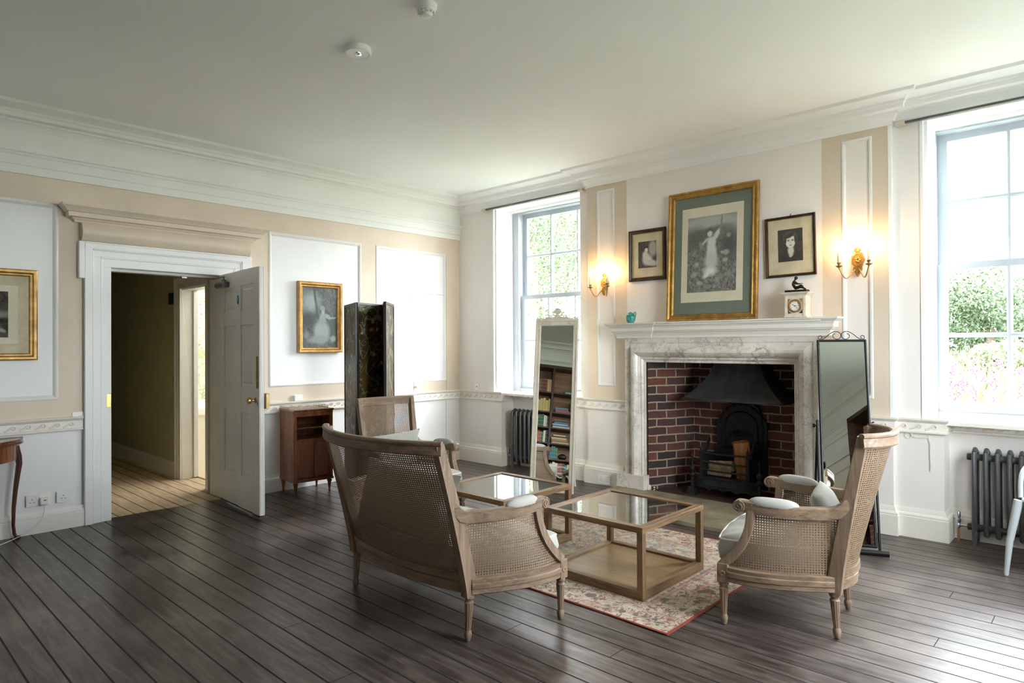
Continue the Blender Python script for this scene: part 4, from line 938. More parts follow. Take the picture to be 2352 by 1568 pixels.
ladyg=print_mat('garden_lady_print',0.20,0.55,[(0.25,0.75,0.22,0.16,0,0.66,0.5),(0.36,0.85,0.03,0.25,0.2,0.30,0.4),(0.42,0.62,0.03,0.16,0.1,0.32,0.4),(0.15,0.45,0.2,0.12,0,0.26,0.5),(0.85,0.36,0.15,0.14,0,0.36,0.4),(0.86,0.50,0.2,0.015,0,0.68,0.3),(0.55,0.26,0.22,0.19,0,0.76,0.25),(0.45,0.14,0.28,0.06,0.1,0.66,0.4),(0.58,0.48,0.09,0.10,0,0.70,0.3),(0.72,0.52,0.10,0.04,-0.3,0.70,0.3),(0.59,0.60,0.045,0.045,0,0.78,0.2),(0.58,0.655,0.07,0.045,0,0.62,0.3),(0.88,0.15,0.08,0.05,0,0.74,0.4),(0.12,0.20,0.08,0.05,0,0.52,0.4)],12,(0.66,0.72,0.74))
picture('framed_print','gilt-framed blue-grey print of a seated lady on the white panel above the cabinet','picture',(0.002,-2.086,1.304),0.488,0.700,0.055,0.040,M['gilt'],FS,
   [('engraved_print',(0.05,0.05,0.05,0.05),ladyg)],axis='x')
storm=print_mat('landscape_print',0.06,0.26,[(0.7,0.50,0.4,0.08,0,0.48,0.6),(0.5,0.36,0.9,0.06,0,0.10,0.4),(0.60,0.20,0.24,0.13,0,0.62,0.2),(0.5,0.42,0.08,0.06,0,0.62,0.2),(0.88,0.15,0.08,0.04,-0.4,0.56,0.3),(0.5,0.05,0.7,0.06,0,0.22,0.5)],7,(0.80,0.74,0.66))
picture('framed_print','gilt-framed dark landscape print with wide cream mount at the far left edge','picture',(0.002,-4.79,1.276),0.625,0.660,0.050,0.030,M['gilt'],FS,
   [('cream_mount',(0.045,0.045,0.045,0.045),foxed),('paper_margin',(0.10,0.115,0.12,0.12),ivory),('engraved_print',(0.155,0.172,0.165,0.165),storm)],axis='x')

# ================================================================== SCONCES
def sconce(x, z, label):
    t=empty('wall_sconce',(x,0.0 if 0 else -0.002,z)); tag(t,label,'wall light','gilt twin-candle wall sconces')
    p=MB(); n=28; out=[]
    for i in range(n):
        a=2*PI*i/n; r=0.048*(1+0.07*math.cos(7*a)); out.append((r*math.cos(a)*0.95,0.0+r*math.sin(a)*1.25))
    p.prism(out,-0.012,0); p.prism([(-0.028,-0.05),(0.028,-0.05),(0.032,-0.07),(-0.032,-0.07)],-0.014,0)
    for k in range(9): a=math.radians(20+17.5*k); p.tube([(0.006*math.cos(a),-0.014,0.055+0.006*math.sin(a)),(0.024*math.cos(a),-0.012,0.062+0.030*math.sin(a))],0.0045,5)
    for i in range(24): a=2*PI*i/24; p.ball((0.033*math.cos(a),-0.013,0.042*math.sin(a)),(0.005,0.004,0.005),6,4)
    for i in range(5): p.ball((0.012*math.cos(i*1.257),-0.015,0.014*math.sin(i*1.257)),(0.009,0.006,0.009),8,5)
    p.prism([(-0.030,-0.072),(0.030,-0.072),(0.012,-0.105),(0.0,-0.125),(-0.012,-0.105)],-0.03,0)
    p.build('back_plate',M['gilt'],t,smooth=40)
    for s_ in (-1,1):
        a=MB(); pts=[(s_*0.012,-0.03,-0.070)]
        for i in range(17):
            u=i/16; pts.append((s_*(0.018+0.082*u), -0.03-0.08*u, -0.080+0.018*math.sin(u*PI*1.0)*0 + (0.020*math.cos(u*2*PI*0.9)-0.020) - 0.018*math.sin(PI*u) + 0.03*u**5))
        pts.append((s_*0.100,-0.11,-0.062)); a.tube(pts,0.0048,8)
        arm=a.build('arm',M['oldbrass'],t,smooth=60)
        c=MB(); c.lathe([(0.004,-0.07),(0.006,-0.058),(0.022,-0.050),(0.024,-0.044),(0.008,-0.040),(0.008,-0.034),(0.013,-0.028),(0.016,-0.020),(0.014,-0.018)],(s_*0.1,-0.11,0),18); c.build('drip_pan',M['oldbrass'],arm,smooth=50)
        c=MB(); c.lathe([(0.0115,-0.020),(0.0115,0.062),(0.008,0.066)],(s_*0.1,-0.11,0),14); c.build('candle_sleeve',M['alabaster'],arm,smooth=50)
        c=MB(); c.lathe([(0.0085,0.066),(0.011,0.072),(0.016,0.084),(0.0175,0.094),(0.015,0.108),(0.009,0.122),(0.004,0.132),(0.001,0.136)],(s_*0.1,-0.11,0),14); c.build('candle_bulb',M['bulb'],arm,smooth=60)
    return t
s1=sconce(2.165,1.975,'lit gilt twin-candle wall sconce between the far window and the pictures')
s2=sconce(4.431,1.985,'lit gilt twin-candle wall sconce right of the pictures, above the black mirror')

# ================================================================== MANTEL OBJECTS
def clock():
    t=empty('mantel_clock',(4.035,-0.115,1.568)); tag(t,'cream alabaster mantel clock with round white dial at the right end of the mantelshelf','clock')
    t.rotation_euler=(0,0,0.0)
    b=MB(); b.box(-0.078,0.078,-0.055,0.05,0,0.165); b.box(-0.085,0.085,-0.06,0.055,0,0.012)
    b.sweep([(-0.078,0.05,0.165),(-0.078,-0.055,0.165),(0.078,-0.055,0.165),(0.078,0.05,0.165)],[(-0.02,0),(0,0),(0.004,0.004),(0.018,0.018),(0.024,0.020),(0.024,0.028),(-0.02,0.028)]) 
    b.box(-0.08,0.08,-0.057,0.052,0.165,0.191); b.box(-0.099,0.099,-0.077,0.06,0.184,0.192)
    for x in (-0.068,0.068): b.box(x-0.010,x+0.010,-0.060,-0.055,0.012,0.165)
    b.build('case',M['alabaster'],t,bevel=0.0015)
    R=Matrix.Rotation(PI/2,4,'X'); f=MB(); f.lathe([(0.036,0),(0.049,0),(0.051,0.006),(0.047,0.012),(0.040,0.013),(0.037,0.007),(0.036,0.0)],(0,-0.055,0.088),36,R,cap=False); bez=f.build('bezel',M['gilt'],t,smooth=40)
    f=MB(); n=32; f.add([(0.038*math.cos(2*PI*i/n),-0.058,0.088+0.038*math.sin(2*PI*i/n)) for i in range(n)],[tuple(range(n))]); d=f.build('dial',M['enamel'],t)
    for i in range(12):
        pass
    k=MB()
    for i in range(12):
        a=2*PI*i/12
        for j in (-1,0,1):
            if (i%3==1 and j) : continue
            aa=a+j*0.05; k.add([( (r*math.sin(aa)+w*math.cos(aa)),-0.0586,0.088+(r*math.cos(aa)-w*math.sin(aa))) for r,w in ((0.028,-0.0005),(0.028,0.0005),(0.034,0.0005),(0.034,-0.0005))],[(0,1,2,3)])
    k.build('numerals',M['ink'],d)
    for ang,L,w in ((-60,0.024,0.003),(83,0.030,0.0016)):
        a=math.radians(ang); h=MB(); h.box(-w/2,w/2,-0.0615,-0.0605,-0.006,L,None); 
        o=h.build('clock_hand',M['ink'],d); o.data.transform(Matrix.Translation((0,0,0.088))@Matrix.Rotation(a,4,'Y'))
    h=MB(); h.ball((0,-0.061,0.088),(0.004,0.002,0.004)); h.ball((0.012,-0.059,0.074),(0.003,0.001,0.0045)); h.build('winding_hole',M['ink'],d)
    for sx in (-1,1):
        for sz in (-1,1):
            o=MB(); cx,cz=sx*0.052,0.088+sz*0.056; o.prism([(cx,cz),(cx-sx*0.026,cz-sz*0.002),(cx-sx*0.006,cz-sz*0.012),(cx-sx*0.002,cz-sz*0.028)],-0.062,-0.055); o.build('corner_mount',M['giltdark'] if sz>0 else M['bronze'],t,bevel=0.002)
clock()
def skin_figure(name,V,E,R,mat,parent,root=0,sub=2):
    bm=bmesh.new(); lay=bm.verts.layers.skin.verify(); vs=[bm.verts.new(v) for v in V]
    for a,b in E: bm.edges.new((vs[a],vs[b]))
    for v,r in zip(vs,R): v[lay].radius=(r,r)
    vs[root][lay].use_root=True
    me=bpy.data.meshes.new(name); bm.to_mesh(me); bm.free(); me.materials.append(mat)
    o=bpy.data.objects.new(name,me); S.collection.objects.link(o); o.parent=parent
    o.modifiers.new('skin','SKIN'); s=o.modifiers.new('sub','SUBSURF'); s.levels=s.render_levels=sub
    o.modifiers['skin'].use_smooth_shade=True
    return o
def statuette2():
    t=empty('bronze_statuette',(4.030,-0.118,1.7605)); tag(t,'small dark bronze seated reading figure on top of the mantel clock','statuette')
    MB().box(-0.080,0.080,-0.038,0.038,0,0.020).build('plinth',M['ink'],t,bevel=0.002)
    V=[(-0.030,0,0.036),(-0.034,0,0.062),(-0.026,0,0.084),(-0.016,0,0.096),(-0.008,0,0.108),
       (0.006,-0.012,0.036),(0.036,-0.014,0.042),(0.060,-0.012,0.028),(0.072,-0.012,0.024),
       (0.004,0.012,0.040),(0.028,0.012,0.058),(0.046,0.010,0.032),(0.056,0.010,0.025),
       (-0.020,-0.018,0.086),(-0.004,-0.020,0.068),(0.018,-0.012,0.064),(-0.020,0.016,0.086),(0.000,0.018,0.070),(0.020,0.006,0.066)]
    R=[0.017,0.015,0.013,0.007,0.011,0.012,0.010,0.006,0.005,0.012,0.010,0.007,0.005,0.008,0.006,0.005,0.008,0.006,0.005]
    E=[(0,1),(1,2),(2,3),(3,4),(0,5),(5,6),(6,7),(7,8),(0,9),(9,10),(10,11),(11,12),(2,13),(13,14),(14,15),(2,16),(16,17),(17,18)]
    skin_figure('seated_figure',V,E,R,M['bronze'],t)
    MB().ball((-0.006,0,0.113),(0.0135,0.012,0.0125),12,8).build('head',M['bronze'],t,smooth=60)
    b=MB(); b.box(0.012,0.040,-0.012,0.012,0.066,0.070); b.build('open_book',M['bronze'],t)
statuette2()
def jug():
    t=empty('ceramic_jug',(2.528,-0.115,1.568)); tag(t,'small turquoise glazed jug at the left end of the mantelshelf','jug')
    MB().lathe([(0.020,0),(0.028,0.003),(0.040,0.022),(0.046,0.048),(0.044,0.066),(0.036,0.080),(0.028,0.086),(0.030,0.092),(0.026,0.092),(0.024,0.084),(0.034,0.070)],(0,0,0),28).build('body',M['teal'],t,smooth=60)
    MB().tube([(0.040,0,0.040),(0.052,0,0.060),(0.056,0,0.085),(0.050,0,0.100),(0.040,0,0.098),(0.034,0,0.086),(0.030,0,0.080)],0.005,8).build('handle',M['teal'],t,smooth=60)
    MB().tube([(-0.020,0,0.084),(-0.012,0,0.098),(0.0,0,0.100),(0.012,0,0.092)],0.004,8).build('rim_loop',M['teal'],t,smooth=60)
jug()

# ================================================================== CEILING AND WALL FITTINGS
def detector(x,y,label,r,led=None):
    t=empty('smoke_detector',(x,y,ZC)); tag(t,label,'smoke detector')
    MB().lathe([(r,0),(r,-0.018),(r*0.94,-0.024),(r*0.90,-0.026)],(0,0,0),32).build('base',M['plastic'],t,smooth=40)
    MB().lathe([(r*0.86,-0.024),(r*0.82,-0.040),(r*0.55,-0.052),(r*0.5,-0.062),(r*0.2,-0.068),(0.001,-0.068)],(0,0,0),32).build('cover',M['plastic'],t,smooth=40)
    if led: MB().ball((0.012,0,-0.068),0.004).build('indicator_light',M[led],t)
    else:
        m=MB()
        for k in range(12): a=2*PI*k/12; m.cbox((0,0,0),(0.012,0.006,0.010),Matrix.Translation((r*0.70*math.cos(a),r*0.70*math.sin(a),-0.046))@Matrix.Rotation(a,4,'Z'))
        m.build('vents',M['moulding'],t)
detector(3.262,-3.135,'domed white smoke detector at the very top of the photo on the ceiling',0.056)
t=empty('ceiling_emergency_light',(2.594,-3.10,ZC)); tag(t,'flat round white ceiling unit with a tiny green light, left of the domed detector','ceiling light')
MB().lathe([(0.070,0),(0.070,-0.006),(0.074,-0.007),(0.076,-0.034),(0.072,-0.038),(0.066,-0.038),(0.064,-0.036)],(0,0,0),40).build('housing',M['plastic'],t,smooth=35)
MB().lathe([(0.022,-0.036),(0.020,-0.041),(0.001,-0.044)],(0,0,0),20).build('lens',M['chrome'],t,smooth=50)
MB().ball((0.022,-0.010,-0.037),0.0035,8,6).build('indicator_light',M['led'],t)

# sockets, plates, cable
def socket(name,label,loc,axis,double=True,plug=False,group=None):
    t=empty(name,loc); tag(t,label,'socket',group)
    w=0.146 if double else 0.086
    def Q(a0,a1,d0,d1,z0,z1): 
        return (d0,d1,a0,a1,z0,z1) if axis=='x' else (a0,a1,-d1,-d0,z0,z1)
    MB().box(*Q(0,w,0,0.009,0,0.086)).build('face_plate',M['plastic'],t,bevel=0.002)
    for c in ((0.036,0.110) if double else (0.043,)):
        m=MB()
        for dx,dz,ww,hh in ((0,0.052,0.004,0.009),(-0.011,0.030,0.008,0.004),(0.011,0.030,0.008,0.004)): m.box(*Q(c+dx-ww/2,c+dx+ww/2,0.0088,0.0094,dz-hh/2,dz+hh/2))
        m.build('socket_holes',M['ink'],t)
    m=MB()
    for c in ((0.062,0.084) if double else ()): m.box(*Q(c-0.005,c+0.005,0.009,0.013,0.055,0.074))
    if m.v: m.build('rocker_switch',M['plastic'],t)
    return t
socket('wall_socket','single white socket on the left wall beside the door casing, nothing plugged in',(0,-4.045,0.198),'x',False)
socket('wall_socket','double white socket holding a white plug, on the left wall by the side table',(0,-4.232,0.198),'x',True)
t=empty('power_plug',(0.010,-4.125,0.232)); tag(t,'white plug with red mark in the double socket on the left wall','plug')
MB().box(0,0.035,-0.026,0.026,-0.026,0.026).build('plug_body',M['plastic'],t,bevel=0.006)
MB().box(0.0345,0.036,-0.008,0.008,0.004,0.012).build('fuse_mark',M['red'],t)
pts=[(0.03,-4.125,0.205)]
for i in range(31):
    u=i/30; pts.append((0.035+0.17*u**1.5+0.25*u**4, -4.125-0.02*u-0.55*u**2.2, 0.19*(1-u)**1.6*(1-u)+0.004+0.06*(1-u)*math.exp(-8*(u-0.2)**2)*0))
for i in range(1,12): pts.append((0.455+0.07*i/11,-4.695-0.09*i,0.004))
o=MB().tube(pts,0.0026,6).build('power_cable',M['cord'],smooth=60); tag(o,'thin white cable trailing from the plug across the floor to the left edge','cable')
socket('wall_socket','double white socket on the skirting left of the marble fireplace',(2.092,-0.032,0.012),'y',True)
t=empty('wall_plate',(0,-3.945,0.785)); tag(t,'square white outlet plate with brass centre above the dado left of the door','wall plate')
MB().box(0,0.008,0,0.086,0,0.088).build('plate',M['plastic'],t,bevel=0.002)
MB().lathe([(0.013,0),(0.012,0.006),(0.005,0.010),(0.001,0.010)],(0.008,0.043,0.044),16,Matrix.Rotation(PI/2,4,'Y')).build('screw_terminal',M['brass'],t,smooth=40)
o=MB().box(0.0,0.03,0,0.082,0,0.055).build('junction_box',M['plastic'],loc=(0.0,-2.125,0.841),bevel=0.003); tag(o,'small white box on the dado behind the mahogany cabinet','junction box')
o=MB().tube([(0.02*math.cos(a)+0.0,-0.002,0.02*math.sin(a)) for a in [2*PI*i/20 for i in range(21)]],0.002,6).tube([(0.02,-0.002,0.0),(0.05,-0.003,-0.012),(0.09,-0.002,-0.008),(0.12,-0.002,-0.01),(0.125,-0.002,0.01)],0.002,6).tube([(0.125,-0.002,-0.01),(0.135,-0.003,-0.05),(0.133,-0.002,-0.12),(0.136,-0.002,-0.20),(0.134,-0.002,-0.24)],0.0025,6).build('blind_cord',M['cord'],smooth=60,loc=(4.74,WY-0.010,0.715)); tag(o,'frayed white cord hanging under the dado left of the near radiator','cord')

# ================================================================== RADIATORS
def radiator(x0,n,yc,label):
    t=empty('radiator',(x0,yc,0)); tag(t,label,'radiator')
    for i in range(n):
        x=i*0.0635; m=MB()
        for y in (-0.052,0.052): m.tube([(x,y*0.75,0.075),(x,y,0.10),(x,y,0.60),(x,y*0.75,0.625)],0.0155,8,flat=1.15)
        m.tube([(x,-0.04,0.622),(x,0,0.642),(x,0.04,0.622)],0.0165,8); m.tube([(x,-0.04,0.078),(x,0,0.066),(x,0.04,0.078)],0.016,8)
        if i in (0,n-1): 
            for y in (-0.052,0.052): m.frust((x-0.012,x+0.012,y-0.016,y+0.016,0.0),(x-0.014,x+0.014,y-0.014,y+0.014,0.10))
        m.build('section',M['radiator'],t,smooth=45)
    for z in (0.112,0.590):
        m=MB(); m.tube([(-0.03,0,z),((n-1)*0.0635+0.03,0,z)],0.023,12); m.lathe([(0.018,0),(0.024,0.004),(0.024,0.02),(0.018,0.024)],(-0.048,0,z),10,Matrix.Rotation(PI/2,4,'Y')); m.build('header_pipe',M['radiator'],t,smooth=45)
    v=MB(); v.lathe([(0.008,0.09),(0.014,0.10),(0.014,0.12),(0.010,0.125),(0.016,0.135),(0.016,0.155),(0.010,0.16),(0.015,0.175),(0.013,0.20),(0.009,0.205)],(-0.10,0,0),14); v.tube([(-0.10,0,0.112),(-0.045,0,0.112)],0.009,10); va=v.build('valve',M['chrome'],t,smooth=45)
    c=MB(); c.tube([(-0.10,0,0.0),(-0.10,0,0.092)],0.0075,10); p=c.build('supply_pipe',M['copper'],va,smooth=60)
radiator(5.115,13,0.13,'dark grey column radiator under the near right window')
radiator(0.83,13,0.13,'dark grey column radiator under the far window by the corner')

# ================================================================== COFFEE TABLES, RUG
def coffee_table(x,y,label):
    t=empty('coffee_table',(x,y,0.008)); tag(t,label,'coffee table','square oak and glass coffee tables'); s=0.3425; H=0.389; w=0.045
    m=MB()
    for y0,y1 in ((-s,-s+w),(s-w,s)):
        a=1 if y0<0 else -1
        m.add([(-s,y0 if a>0 else y1,0),(s,y0 if a>0 else y1,0),(s-w,y1 if a>0 else y0,0),(-s+w,y1 if a>0 else y0,0)]+[(-s,y0 if a>0 else y1,0.036),(s,y0 if a>0 else y1,0.036),(s-w,y1 if a>0 else y0,0.036),(-s+w,y1 if a>0 else y0,0.036)],[(3,2,1,0),(4,5,6,7),(0,1,5,4),(1,2,6,5),(2,3,7,6),(3,0,4,7)])
    V,Fc=m.v[:],m.f[:]
    def rail(ax,sg,z0,z1,name,mat):
        o_=s; i_=s-w; P=[(-o_,-o_),(o_,-o_),(i_,-i_),(-i_,-i_)]
        P=[(px,py*sg*-1) if sg>0 else (px,py) for px,py in P]
        if ax=='y': P=[(py,px) for px,py in P]
        mm=MB(); mm.add([(a,b,z0) for a,b in P]+[(a,b,z1) for a,b in P],[(3,2,1,0),(4,5,6,7),(0,1,5,4),(1,2,6,5),(2,3,7,6),(3,0,4,7)]); return mm.build(name,mat,t,bevel=0.0025)
    for sg in (-1,1):
        rail('x',sg,H-0.032,H,'top_rail',M['table']); rail('y',sg,H-0.032,H,'top_rail',M['tabley'])
        rail('x',sg,0,0.050,'base_rail',M['table']); rail('y',sg,0,0.050,'base_rail',M['tabley'])
    for sx in (-1,1):
        for sy in (-1,1):
            a,b=sorted((sx*s,sx*(s-0.036))); c,d=sorted((sy*s,sy*(s-0.036))); MB().box(a+0.0005*(sx<0),b-0.0005*(sx>0),c+0.0005*(sy<0),d-0.0005*(sy>0),0.046,H-0.030).build('post',M['tablez'],t,bevel=0.002)
    MB().box(-s+w-0.004,s-w+0.004,-s+w-0.004,s-w+0.004,0.028,0.038).build('lower_shelf',M['shelfveneer'],t)
    m=MB(); q=s-w+0.003; m.box(-q,q,-q,q,H-0.012,H-0.006); m.build('glass_top',M['tabletop'],t)
coffee_table(3.6575,-1.9475,'square oak-framed glass coffee table standing alone in front, nearest the fireplace hearth')
coffee_table(2.705,-2.015,'square oak-framed glass coffee table partly hidden behind the settee arm, before the white mirror')
rx0,rx1,ry0,ry1=2.30,4.29,-2.54,-0.99
rm=rug_mat((rx1-rx0)/2,(ry1-ry0)/2)
m=MB(); m.grid(lambda u,v:((u-0.5)*(rx1-rx0)+0.006*math.sin(v*9),(v-0.5)*(ry1-ry0)+0.006*math.sin(u*11),0.008+0.0012*math.sin(u*31)*math.sin(v*23)),60,40)
m.box(-(rx1-rx0)/2,(rx1-rx0)/2,-(ry1-ry0)/2,(ry1-ry0)/2,0.0005,0.006)
o=m.build('rug',rm,smooth=40,loc=((rx0+rx1)/2,(ry0+ry1)/2,0)); tag(o,'faded cream and red patterned rug under the coffee tables','rug')

# ================================================================== CANE SEATING
def bergere(name,label,cat,loc,ang,wf,wr,wt,ztop,yt,sag,sagb,pad=(-0.11,0.12),group=None,lumbar=None):
    t=empty(name,(loc[0],loc[1],0),math.radians(ang-90)); tag(t,label,cat,group)
    yf,yr=0.235,-0.235; zr0,zr1=0.215,0.290; W0=M['oak']; W1=M['oakx']
    lerp=lambda a,b,u:a+(b-a)*u; prs=lambda q,e: max(0.0,q)**e
    # plan of the seat rail
    def side(u): # u 0 front ..1 rear, returns (x,y): bowed
        x=lerp(wf,wr+0.012,u)+0.055*math.sin(PI*max(0,u)**0.9)*(1-0.25*u); return (x,lerp(yf,yr,u))
    def back(u): return (lerp(wr,-wr,u), yr-sagb*math.sin(PI*u))
    def front(u): return (lerp(-wf,wf,u), yf+0.028*math.sin(PI*u))
    RP=[(-0.019,-0.037),(0.012,-0.037),(0.019,-0.032),(0.017,-0.012),(0.022,-0.008),(0.022,0.012),(0.017,0.017),(0.019,0.034),(0.010,0.0375),(-0.019,0.0375)]
    zc=(zr0+zr1)/2
    def rail(fn,n,name_,mat,u0=0,u1=1):
        pts=[(*fn(lerp(u0,u1,i/n)),zc) for i in range(n+1)]
        return MB().sweep(pts,[(a,b) for a,b in RP]).build(name_,mat,t,smooth=35)
    # walking so that outside is on the right hand
    MB().sweep([(*back(i/24),zc) for i in range(25)][::-1],RP).build('back_seat_rail',W1,t,smooth=35)
    MB().sweep([(*front(i/16),zc) for i in range(17)][::-1],RP).build('front_seat_rail',W1,t,smooth=35)
    for s_ in (1,-1):
        pts=[(s_*side(i/16)[0],side(i/16)[1],zc) for i in range(17)]
        if s_>0: pts=pts[::-1]
        pts=pts if s_<0 else pts
        MB().sweep(pts if s_<0 else pts, RP if s_>0 else RP).build('side_seat_rail',M['oaky'],t,smooth=35)
    # orient check: profile +side must face outward
    # legs
    LP_=[(0.004,0.0),(0.012,0.004),(0.017,0.020),(0.019,0.034),(0.016,0.046),(0.013,0.052),(0.0145,0.058),(0.015,0.064),(0.021,0.165),(0.0225,0.178),(0.018,0.184),(0.018,0.190),(0.024,0.198),(0.024,0.206),(0.020,0.215)]
    for s_ in (-1,1):
        for y,rake,ox in ((yf,0.0,0.0),(yr-0.002,-0.030,0.022)):
            x=s_*(wf if y>0 else wr); Mx=Matrix(((1,0,-s_*0 ,0),(0,1,0,0),(0,0,1,0),(0,0,0,1)))
            m=MB(); m.lathe(LP_,(0,0,0),24,None,(1,0.058,0.17)); 
            m.v=[(vx+x+s_*ox*(1-vz/0.215)*0,vy+y+rake*(1-vz/0.215)*(0.4 if y<0 else 0),vz) for vx,vy,vz in m.v]
            m.build('leg',W0,t,smooth=25)
    for s_ in (-1,1):
        m=MB(); m.box(s_*wf-0.026,s_*wf+0.026,yf-0.026,yf+0.026,zr0-0.006,zr1+0.012); b=m.build('corner_block',W0,t,bevel=0.003)
        r=MB()
        for fx,fy in ((0,1),(s_,0)):
            for k in range(8):
                a=2*PI*k/8
                if fy: r.ball((s_*wf+0.010*math.cos(a),yf+0.027,0.255+0.010*math.sin(a)),(0.006,0.003,0.006),6,4)
                else: r.ball((s_*wf+fx*0.027,yf+0.010*math.cos(a),0.255+0.010*math.sin(a)),(0.003,0.006,0.006),6,4)
        r.build('rosette',M['oak'],b,smooth=60)
    # posts
    def post(z): # centre line of the right rear post
        u=(z-zr0)/(ztop-zr0); return Vector((lerp(wr,wt,u), yr+(yt-yr)*(prs(u,1.15))-0.0, z))
    for s_ in (-1,1):
        pts=[]
        for i in range(15):
            p=post(lerp(zr0-0.004,ztop-0.016,i/14)); pts.append((s_*p.x,p.y,p.z))
        hw_,hd_=0.022,0.031
        MB().sweep(pts,[(-hw_,-hd_),(hw_-0.004,-hd_),(hw_,-hd_+0.004),(hw_,hd_-0.004),(hw_-0.004,hd_),(-hw_,hd_)],upv=(0,1,0),scale=lambda u:1.12-0.40*u).build('back_post',W0,t,smooth=30)
    def backsurf(u,v): # u -1..1, v 0..1 between lower rail and crest
        z=lerp(zr1+0.006,ztop-0.055,v); p=post(z); sg=lerp(sagb,sag,(z-zr0)/(ztop-zr0)); q=math.cos(u*PI/2)
        return Vector((u*p.x, p.y-sg*(1-abs(u)**2.2), z))
    CP=[(-0.017,-0.030),(0.013,-0.030),(0.017,-0.024),(0.013,0.012),(0.018,0.018),(0.018,0.026),(0.010,0.033),(-0.010,0.033),(-0.018,0.028),(-0.017,0.0)]
    zc2=ztop-0.032; p=post(zc2); n=36
    pts=[((1-2*i/n)*(p.x+0.021), p.y-sag*(1-abs(1-2*i/n)**2.2), zc2) for i in range(n+1)][::-1]
    MB().sweep(pts,[(a,b) for a,b in CP]).build('crest_rail',W1,t,smooth=30)
    MB().sweep([tuple(backsurf(-1+2*i/n,0.0)-Vector((0,0,0.0))) for i in range(n+1)],[(-0.012,-0.014),(0.012,-0.014),(0.012,0.016),(-0.012,0.016)]).build('lower_back_rail',W1,t,smooth=30)
    Lw=2*wt*1.06
    c=MB(); c.grid(lambda u,v:tuple(backsurf(-0.98+1.96*u,v)),36,10,lambda u,v:((u-0.5)*Lw,lerp(zr1,ztop,v)*1.03)); c.build('cane_back',M['cane'],t,smooth=60,weld=False)
    # arms
    za=0.585
    AF=(wf*0.9+0.028 if wf<0.5 else wf-0.045)
    def arm(u): # u 0 at the post .. 1 scroll
        pz=post(0.70)
        if u<0.22:
            k=u/0.22; a=math.radians(90*k); return Vector((lerp(pz.x,post(0.60).x+0.012,k), pz.y+0.002+0.095*(1-math.cos(a)), 0.735-0.143*math.sin(a)))
        k=(u-0.22)/0.78; y0=pz.y+0.097; y=lerp(y0,0.150,k); x=lerp(post(0.6).x+0.012,AF,prs(k,0.9))+0.030*math.sin(PI*k); return Vector((x,y,0.592+0.012*k-0.006*math.sin(PI*k)))
    AP=[(-0.018,-0.040),(0.018,-0.040),(0.020,-0.030),(0.022,-0.014),(0.022,0.010),(0.016,0.016),(-0.016,0.016),(-0.022,0.010),(-0.022,-0.014),(-0.020,-0.030)]
    def fr(v): # front support curve: v 0 bottom..1 top -> (x,y,z)
        z=lerp(zr1+0.008,0.575,v); y=lerp(yf+0.002,0.105,1-(1-v)**2.4) if v<1 else 0.105; return Vector((lerp(wf,AF,v),y,z))
    for s_ in (-1,1):
        pts=[arm(i/24) for i in range(25)]; pts=[(s_*q.x,q.y,q.z) for q in pts]
        a=MB().sweep(pts,AP,scale=lambda u:min(1,0.30+u*4.2)).build('arm_rest',M['oaky'],t,smooth=30)
        e=arm(1.0); m=MB(); R=Matrix.Rotation(PI/2,4,'Y'); m.lathe([(0.001,-0.024),(0.026,-0.024),(0.029,-0.020),(0.029,0.020),(0.026,0.024),(0.001,0.024)],(s_*e.x,e.y+0.006,e.z-0.014),20,R)
        for side_ in (-1,1):
            sp=[(s_*e.x+side_*0.0245,e.y+0.006+(0.026-0.0035*k/2.2)*math.cos(math.radians(100-40*k)),e.z-0.014+(0.026-0.0035*k/2.2)*math.sin(math.radians(100-40*k))) for k in range(15)]
            m.tube(sp,0.0028,5)
        m.build('scroll',W0,a,smooth=40)
        pts=[fr(i/12) for i in range(13)]
        MB().sweep([(s_*q.x,q.y,q.z) for q in pts],[(-0.018,-0.019),(0.018,-0.019),(0.021,-0.012),(0.021,0.016),(0.016,0.020),(-0.018,0.020)],upv=(0,1,0)).build('arm_support',W0,t,smooth=30)
        # cane side
        def surf(u,v):
            zt=0.556; f=fr(v); b=post(lerp(zr1,zt,v)); y=lerp(f.y-0.015,b.y+0.012,u); k=min(1,max(0,(yf-y)/(yf-yr))); xb=side(k)[0]
            ku=min(1,max(0,(y-(post(0.7).y+0.097))/(0.150-post(0.7).y-0.097))); xt=lerp(post(0.6).x+0.012,AF,prs(ku,0.9))+0.030*math.sin(PI*ku)
            return Vector((s_*(lerp(xb-0.004,xt,v)),y,lerp(zr1-0.004,zt+0.012,v)))
        c=MB()
        nu,nv=16,12; vs=[];fs=[];uv=[]
        for i in range(nu+1):
            for j in range(nv+1): vs.append(tuple(surf(i/nu,j/nv)))
        for i in range(nu):
            for j in range(nv):
                q=(i*(nv+1)+j,(i+1)*(nv+1)+j,(i+1)*(nv+1)+j+1,i*(nv+1)+j+1); fs.append(q); uv.append([(vs[z][1]*1.02,vs[z][2]) for z in q])
        c.add(vs,fs,uv); c.build('cane_side',M['cane'],t,smooth=60,weld=False)
        bd=MB(); loop=[surf(i/14,0.0) for i in range(15)]+[surf(1,j/8) for j in range(1,9)]+[surf(1-i/14,1) for i in range(1,15)]+[surf(0,1-j/10) for j in range(1,10)]
        bd.tube([(q.x+s_*0.003,q.y,q.z) for q in loop],0.0035,6,closed=True); bd.build('cane_binding',M['oak'],t,smooth=60)
        # arm pad
        p0,p1=pad; m=MB(); nn=18; mm_=12; V=[];F=[]
